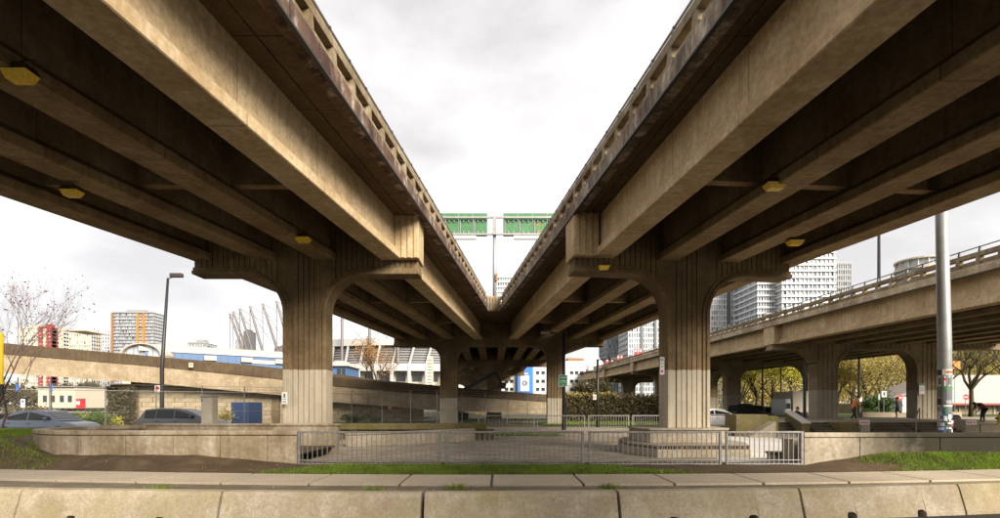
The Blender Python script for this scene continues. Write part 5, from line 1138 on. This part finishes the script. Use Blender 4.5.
ap = lambda k, n=18: [(ac - aw * k * math.cos(math.pi * i / n), az0 + (az1 - az0) * k * math.sin(math.pi * i / n)) for i in range(n + 1)]
m = MB(); o_, i_ = ap(1), ap(.9); m.loft([[Vector((x, y, z)) for x, z in o_ + i_[::-1]] for y in (115.2, 126)]); m.build('roof', ROOFP, AH)
m = MB(); m.loft([[Vector((x, y, z)) for x, z in ap(.905)] for y in (116.2, 116.4)]); m.build('glazed_end', GLASSL, AH)
for i in range(3, 16, 3): x, z = ap(.9)[i]; bx('mullion', GREYP, AH, x - .07, x + .07, 116.05, 116.19, az0, z)
bx('wall', CREAM, AH, ac - aw * .97, ac + aw * .97, 116, 126, 0, az0 - .02)
EHl = thing('pavilion', 'small blue pavilion with pale pyramid roof right of the left column', 'building', (PX(340, 90), 90, 0))
bx('wall', BLUEP, EHl, PX(325, 90), PX(346.5, 90), 90, 98, 0, PZ(366, 90)); bx('window', GLASSD, EHl, PX(337, 90), PX(341, 90), 89.95, 89.99, PZ(376, 90), PZ(368.5, 90)); bx('window', GLASSD, EHl, PX(342, 90), PX(345.5, 90), 89.95, 89.99, PZ(376, 90), PZ(368.5, 90))
m = MB(); e0, e1 = PX(323, 90), PX(349, 90); m.add([(e0, 89.4, PZ(366, 90)), (e1, 89.4, PZ(366, 90)), (e1, 98.6, PZ(366, 90)), (e0, 98.6, PZ(366, 90)), (lerp(e0, e1, .3), 92.5, PZ(359.5, 90)), (lerp(e0, e1, .6), 92.5, PZ(359.5, 90)), (lerp(e0, e1, .6), 95.5, PZ(359.5, 90)), (lerp(e0, e1, .3), 95.5, PZ(359.5, 90))], [(0, 1, 5, 4), (1, 2, 6, 5), (2, 3, 7, 6), (3, 0, 4, 7), (4, 5, 6, 7), (3, 2, 1, 0)]); m.build('roof', ROOFP, EHl)

# stadium
STW = plain('stadium_white', (.40, .395, .39), .6, 0, .06); STG = plain('stadium_grey', (.17, .165, .165), .6, 0, .1)
ST = thing('stadium', 'pale stadium with louvred facade and leaning roof masts left of centre', 'stadium', (-75, 420, 0)); SC = Vector((-62, 400, 0)); SR = 100.
def arcband(name, mat, r0, r1, v0, v1, a0=200, a1=325, n=60, par=None):
    m = MB(); rings = []
    yn = SC.y - SR
    for k in range(n + 1):
        a = R(lerp(a0, a1, k / n)); d = Vector((math.cos(a), math.sin(a), 0)); z0, z1 = PZ(v1, yn), PZ(v0, yn)
        rings.append([SC + d * r0 + Vector((0, 0, z0)), SC + d * r1 + Vector((0, 0, z0)), SC + d * r1 + Vector((0, 0, z1)), SC + d * r0 + Vector((0, 0, z1))])
    m.loft(rings); return m.build(name, mat, par or ST)
arcband('facade', STG, SR - 12, SR - 1, 346, 372); arcband('roof_edge', STW, SR - 14, SR + 2.5, 338.5, 345.5); arcband('concourse_band', STW, SR - 6, SR + 3.2, 363.5, 371); arcband('lower_wall', CREAM, SR - 8, SR - 3, 371, 400)
m = MB(); cyl(m, (SC.x, SC.y), SR - 10, PZ(345, 300), PZ(339.5, 300), 48); m.build('roof', STW, ST)
for v in (348.5, 351, 353.5, 356, 358.5, 361): arcband('louvre', GREYP, SR - 1.2, SR - .2, v, v + .9)
for k in range(22):
    a = R(204 + k * 5.5); d = Vector((math.cos(a), math.sin(a), 0)); d2 = Vector((math.cos(a + .03), math.sin(a + .03), 0)); m = MB()
    m.tube([SC + d * (SR + .6) + Vector((0, 0, PZ(364, 300))), SC + d2 * (SR + 1.8) + Vector((0, 0, PZ(345, 300)))], .75, 6); m.build('strut', STW, ST)
    m = MB(); m.tube([SC + d * (SR + 2.6) + Vector((0, 0, 0)), SC + d * (SR + 2.6) + Vector((0, 0, PZ(366, 300)))], 1.1, 8); m.build('column', STW, ST)
    m = MB(); aa = a + .045; dd = Vector((math.cos(aa), math.sin(aa), 0)); m.obox(SC + dd * (SR - 2.6) + Vector((0, 0, PZ(377, 300))), (5.2, .8, 4.2), aa + math.pi / 2); m.build('window', GLASSD, ST)
MASTM = plain('mast_paint', (.15, .13, .125), .5, .2, .1)
for ub, vb, ut, vt, Y in ((244, 350, 229.7, 313.5, 370), (248, 350, 233, 311.5, 380), (253, 350, 239.6, 308.5, 360), (263, 350, 250, 306, 350), (279, 352, 262.6, 303.5, 340), (292, 353, 276.5, 301, 330), (310, 353, 296, 298, 325)):
    m = MB(); m.tube([P(ub, vb + 3, Y), P(ut, vt, Y)], [.95, .7], 8); mo = m.build('mast', MASTM, ST)
    m = MB(); m.tube([P(ut, vt, Y), P(ut + .4, 350, Y)], .22, 5); m.tube([P(ut, vt, Y), P(ut + 40, vt + 22, Y + 30)], .12, 4); m.tube([P(ut, vt + 3, Y), P(ut + 22, vt + 38, Y + 10)], .12, 4); m.build('cable', MASTM, mo)
for u, vt in ((342, 318), (369.5, 322), (398, 326)):
    m = MB(); m.tube([P(u, 364, 297), P(u, vt, 297)], .8, 8); mo = m.build('mast', MASTM, ST); m = MB(); m.tube([P(u, vt, 297), P(u + 25, 344, 300)], .12, 4); m.tube([P(u, vt, 297), P(u - 18, 344, 300)], .12, 4); m.build('cable', MASTM, mo)
WT = thing('lattice_tower', 'white lattice stair tower in front of the stadium beside the far left column', 'tower', (PX(429.5, 200), 200, 0))
bx('shell', CREAM, WT, PX(427, 200), PX(432.5, 200), 200, 203, 0, PZ(356, 200))
for k in range(9): bx('landing', GREYP, WT, PX(427.6, 200), PX(432, 200), 199.8, 199.99, PZ(386 - k * 3.2, 200), PZ(385 - k * 3.2, 200))
DB = thing('dark_tower', 'distant dark office tower behind the stadium masts', 'building', (PX(246, 600), 600, 0)); bx('wall', DGREY, DB, PX(243.5, 600), PX(250, 600), 600, 615, 0, PZ(331, 600)); bx('plant_room', DGREY, DB, PX(244.5, 600), PX(248, 600), 602, 612, PZ(331, 600), PZ(329, 600)); bx('annex', GREYP, DB, PX(235, 600), PX(243.3, 600), 601, 615, 0, PZ(339, 600))

# right hand low building, brick with pale roof
RH = thing('low_hall', 'low tan block hall with wide pale roof and red trim on the right', 'building', (PX(960, 66), 70, .5))
ra, rb = PX(886, 66), PX(1100, 66)
bx('wall', BRICK, RH, ra + 1, rb, 66, 80, .3, 1.9)
m = MB(); zE, zR = PZ(403.5, 65), PZ(375, 72); m.add([(ra + 5.2, 64.8, zE), (rb, 64.8, zE), (rb, 72, zR), (ra + 9.2, 72, zR), (rb, 80, zE), (ra + 5.2, 80, zE)], [(0, 1, 2, 3), (3, 2, 4, 5), (0, 3, 5)]); m.build('roof', ROOFP, RH)
bx('fascia', REDP, RH, ra + 5.1, rb, 64.72, 64.79, zE - .18, zE + .05)
m = MB(); m.add([(ra, 63.5, PZ(397, 63.5)), (ra + 4.4, 63.5, PZ(386, 63.5)), (ra + 5.1, 66, PZ(386, 63.5)), (ra + .5, 66, PZ(397, 63.5))], [(0, 1, 2, 3)]); m.build('porch_roof', ROOFP, RH); m = MB(); m.tube([(ra + 3.2, 63.45, PZ(388, 63.5)), (ra + 5, 63.45, PZ(384, 63.5))], .14, 6); m.build('porch_trim', REDP, RH); bx('porch_wall', WHITE, RH, ra + .3, ra + 4.6, 63.7, 66, .4, PZ(397, 63.5))
for k in range(14):
    xx = ra + 7 + k * 2.2; bx('pilaster', CREAM, RH, xx, xx + .15, 65.9, 65.99, .3, 1.85); 
    if k % 3 == 0: bx('window', GLASSD, RH, xx + .5, xx + 1.7, 65.94, 65.99, .9, 1.6)
ob_ = post_sign('orange square sign among the bare branches', 955, 361, 369, 413, 60, 10, ORNG, zg=.55)
# red banners above the roadway
for u0, v0, u1, v1, lab in ((617, 355.5, 619.5, 361, 'leftmost tall red and white banner above the right roadway'), (620.3, 355.5, 622.8, 361, 'red and white banner just right of the leftmost one'), (634, 348.5, 637.3, 355.5, 'larger red banner third along the right roadway'), (638.6, 348.5, 642.2, 355.5, 'larger red banner nearest the right column'), (606, 359, 608.5, 363.5, 'small red banner at the far end of the roadway'), (611, 359.6, 613.4, 363.6, 'second small red banner at the far end of the roadway')):
    Y = 128; th = thing('banner', lab, 'banner', (PX((u0 + u1) / 2, Y), Y, 9.3), 'red banners beyond the roadway'); a, b = PX(u0, Y), PX(u1, Y); z0, z1 = PZ(v1, Y), PZ(v0, Y)
    bx('flag', REDS, th, a, b, Y, Y + .05, z0, z1); bx('emblem', WHITE, th, lerp(a, b, .2), lerp(a, b, .8), Y - .03, Y - .001, lerp(z0, z1, .55), lerp(z0, z1, .85)); m = MB(); m.tube([((a + b) / 2, Y + .1, 0), ((a + b) / 2, Y + .1, z1 + .2)], .08, 6); m.build('post', STEEL, th)

# ---------------------------------------------------------------- trees
def tree(label, base, h, spread, leaf, n, size, name='tree', group=None, bare=False, lean=0, trunk_r=.18, bark=None, depth=4, seed=1, dense=False):
    random.seed(seed); th = thing(name, label, 'tree', base, group); b0 = Vector(base); bark = bark or BARK
    m = MB(); m2 = MB(); tips = []
    def grow(p, d, L, r, lev):
        q = p + d * L; mid_ = (p + q) / 2 + Vector((random.gauss(0, .05), random.gauss(0, .05), random.gauss(0, .03))) * L
        (m if lev == 0 else m2).tube([p, mid_, q], [r, r * .84, r * .66], 7 if lev < 2 else 4)
        if lev >= (1 if dense else 2): tips.extend([mid_, q])
        if lev == depth: return
        for k in range(random.choice((3, 3, 4)) if lev else 5):
            a = random.uniform(0, 6.28); sp = random.uniform(.45, .95) * spread; nd = (d + Vector((math.cos(a) * sp, math.sin(a) * sp, random.uniform(-.1, .35)))).normalized()
            grow(p.lerp(q, random.uniform(.65, 1.) if lev else random.uniform(.55, 1)), nd, L * (random.uniform(.55, .8) if lev or not dense else random.uniform(.9, 1.35)), r * .55, lev + 1)
    d0 = Vector((lean, 0, 1)).normalized(); grow(b0 - Vector((0, 0, .1)), d0, h * (.38 if not dense else .24), trunk_r, 0)
    m.build('trunk', bark, th, smooth=True); m2.build('limbs', bark, th)
    if n:
        def f(): 
            t = random.choice(tips); return t + Vector((random.gauss(0, .05), random.gauss(0, .05), random.gauss(0, .05))) * h
        leaves('crown', leaf, th, f, n, size)
    return th
tree('bare tree with few reddish leaves at the left edge', (PX(-6, 21), 21, 0), 7.2, .6, LEAFR, 420, .045, bare=True, lean=.1, trunk_r=.05, depth=5, seed=8, bark=plain('pinkish_bark', (.15, .10, .09), .9, 0, .3, 14))
tree('small tree with orange leaves in front of the stadium', (PX(377, 66), 66, 0), 10.6, .55, LEAFO, 1500, .10, bare=True, trunk_r=.16, depth=4, seed=9)
tree('dark leafless tree with spreading limbs in front of the pale roofed hall', (PX(971, 50), 50, .5), 8.6, 1.0, LEAFB, 0, .1, trunk_r=.24, depth=4, seed=14, bark=BARKG)
tree('leafless tree at the right edge in front of the pale roofed hall', (PX(1010, 47), 47, .5), 9, 1.0, LEAFB, 0, .1, trunk_r=.22, depth=4, seed=21, bark=BARKG)
tree('thin leafless tree just left of the poster pole', (PX(936, 52), 52, .5), 8, .8, LEAFB, 120, .1, trunk_r=.16, depth=4, seed=23, bark=BARKG)
gt = 'spring trees beyond the right roadway'
tl = [(742, 88, 14, LEAFY, 'leftmost yellow tree beyond the roadway'), (757, 84, 13, LEAFY, 'yellow tree left of the slim dark pole'), (772, 92, 15, LEAFB, 'dull budding tree behind the parked cars'), (790, 80, 14, LEAFY, 'brightest yellow tree above the box truck'), (838, 84, 13, LEAFB, 'dull budding tree just right of the arched column'), (852, 92, 14, LEAFY, 'yellowish tree above the walking man in orange'),
      (867, 80, 12.5, LEAFB, 'brown budding tree left of the white arrow sign'), (880, 88, 14, LEAFB, 'brown budding tree above the green bush'), (897, 94, 14, LEAFB, 'brown budding tree behind the second roadway column'), (935, 96, 15, LEAFB, 'brown budding tree behind the poster pole'), (975, 92, 15, LEAFB, 'brown budding tree behind the pale roof'), (1005, 98, 16, LEAFB, 'brown budding tree at the right edge behind the pale roof')]
for i, (u, Y, h, lf, lab) in enumerate(tl): tree(lab, (PX(u, Y), Y, .3), h, .75, lf, 9500, .125, group=gt, trunk_r=.22, seed=40 + i, dense=True)
gt2 = 'dark trees behind the low white building'
for i, (u, Y, h, lab) in enumerate(((85, 110, 8, 'dark tree right of the low white building below the ramp'), (6, 105, 8, 'dark tree at the far left below the ramp'), (100, 105, 7, 'small dark tree left of the ivy abutment'))): tree(lab, (PX(u, Y), Y, 0), h, .8, LEAFD, 2200, .2, dense=True, group=gt2, trunk_r=.2, seed=70 + i)
for i, u in enumerate((575, 586)): tree(('brown shrubby tree left of the slim street lamp' if i == 0 else 'brown shrubby tree behind the slim street lamp'), (PX(u + 15, 75), 75, 0), 6.5, .9, LEAFD, 1800, .16, dense=True, group='shrubby trees above the ivy wall', trunk_r=.12, seed=80 + i)

# far belts of woodland that read as one mass
def wood(label, u0, u1, Y, h, mat, n, size):
    random.seed(int(u0) + 3); cl = [(lerp(PX(u0, Y), PX(u1, Y), random.random()), Y + random.uniform(-6, 6), random.uniform(.1, .85) * h, random.uniform(.12, .28) * h) for _ in range(70)]
    def f():
        x, y, z, r = random.choice(cl); return (x + random.gauss(0, r), y + random.gauss(0, r), abs(z + random.gauss(0, r * .8)))
    o = leaves('woodland', mat, None, f, n, size); tag(o, label, 'trees', kind='stuff')
wood('distant brown woodland behind the spring trees on the right', 690, 1030, 150, 15, LEAFB, 30000, .42)
wood('distant dark woodland seen below the ramp on the left', -60, 500, 150, 7, LEAFD, 20000, .6)

random.seed(77)
blades('weeds', 'small weeds growing in the gravel behind the barriers', lambda: (lambda c, x: (x + random.gauss(0, .12), c + random.gauss(0, .1), .01))(*random.choice([(9.9, .1), (9.8, 3.1), (10.2, -2.5), (10.4, -6.8), (10.1, 5.6), (10.6, 9.4), (10.7, 11.5), (10.5, -.9), (10.6, 2.2)])), 900, (.05, .14), w=.01)
m = MB()
for k in range(160):                             # windblown leaves and litter
    x = random.uniform(-12, 12); y = random.choice((random.uniform(9.4, 10.8), random.uniform(12.5, 14))); y += arc(x); z = (berm(x, y) if y > 12.4 + arc(x) else .01) + .012; a = random.uniform(0, 6.28); s_ = random.uniform(.012, .035)
    m.mi = random.choice((0, 0, 0, 1)); m.add([(x + s_ * math.cos(a), y + s_ * math.sin(a), z + .01), (x - s_ * math.sin(a), y + s_ * math.cos(a), z), (x - s_ * math.cos(a), y - s_ * math.sin(a), z + .012), (x + s_ * math.sin(a), y - s_ * math.cos(a), z)], [(0, 1, 2, 3)])
o = m.build('litter', [LEAFO, CREAM]); tag(o, 'scattered dry leaves and paper scraps along the verge and gravel', 'litter', kind='stuff')
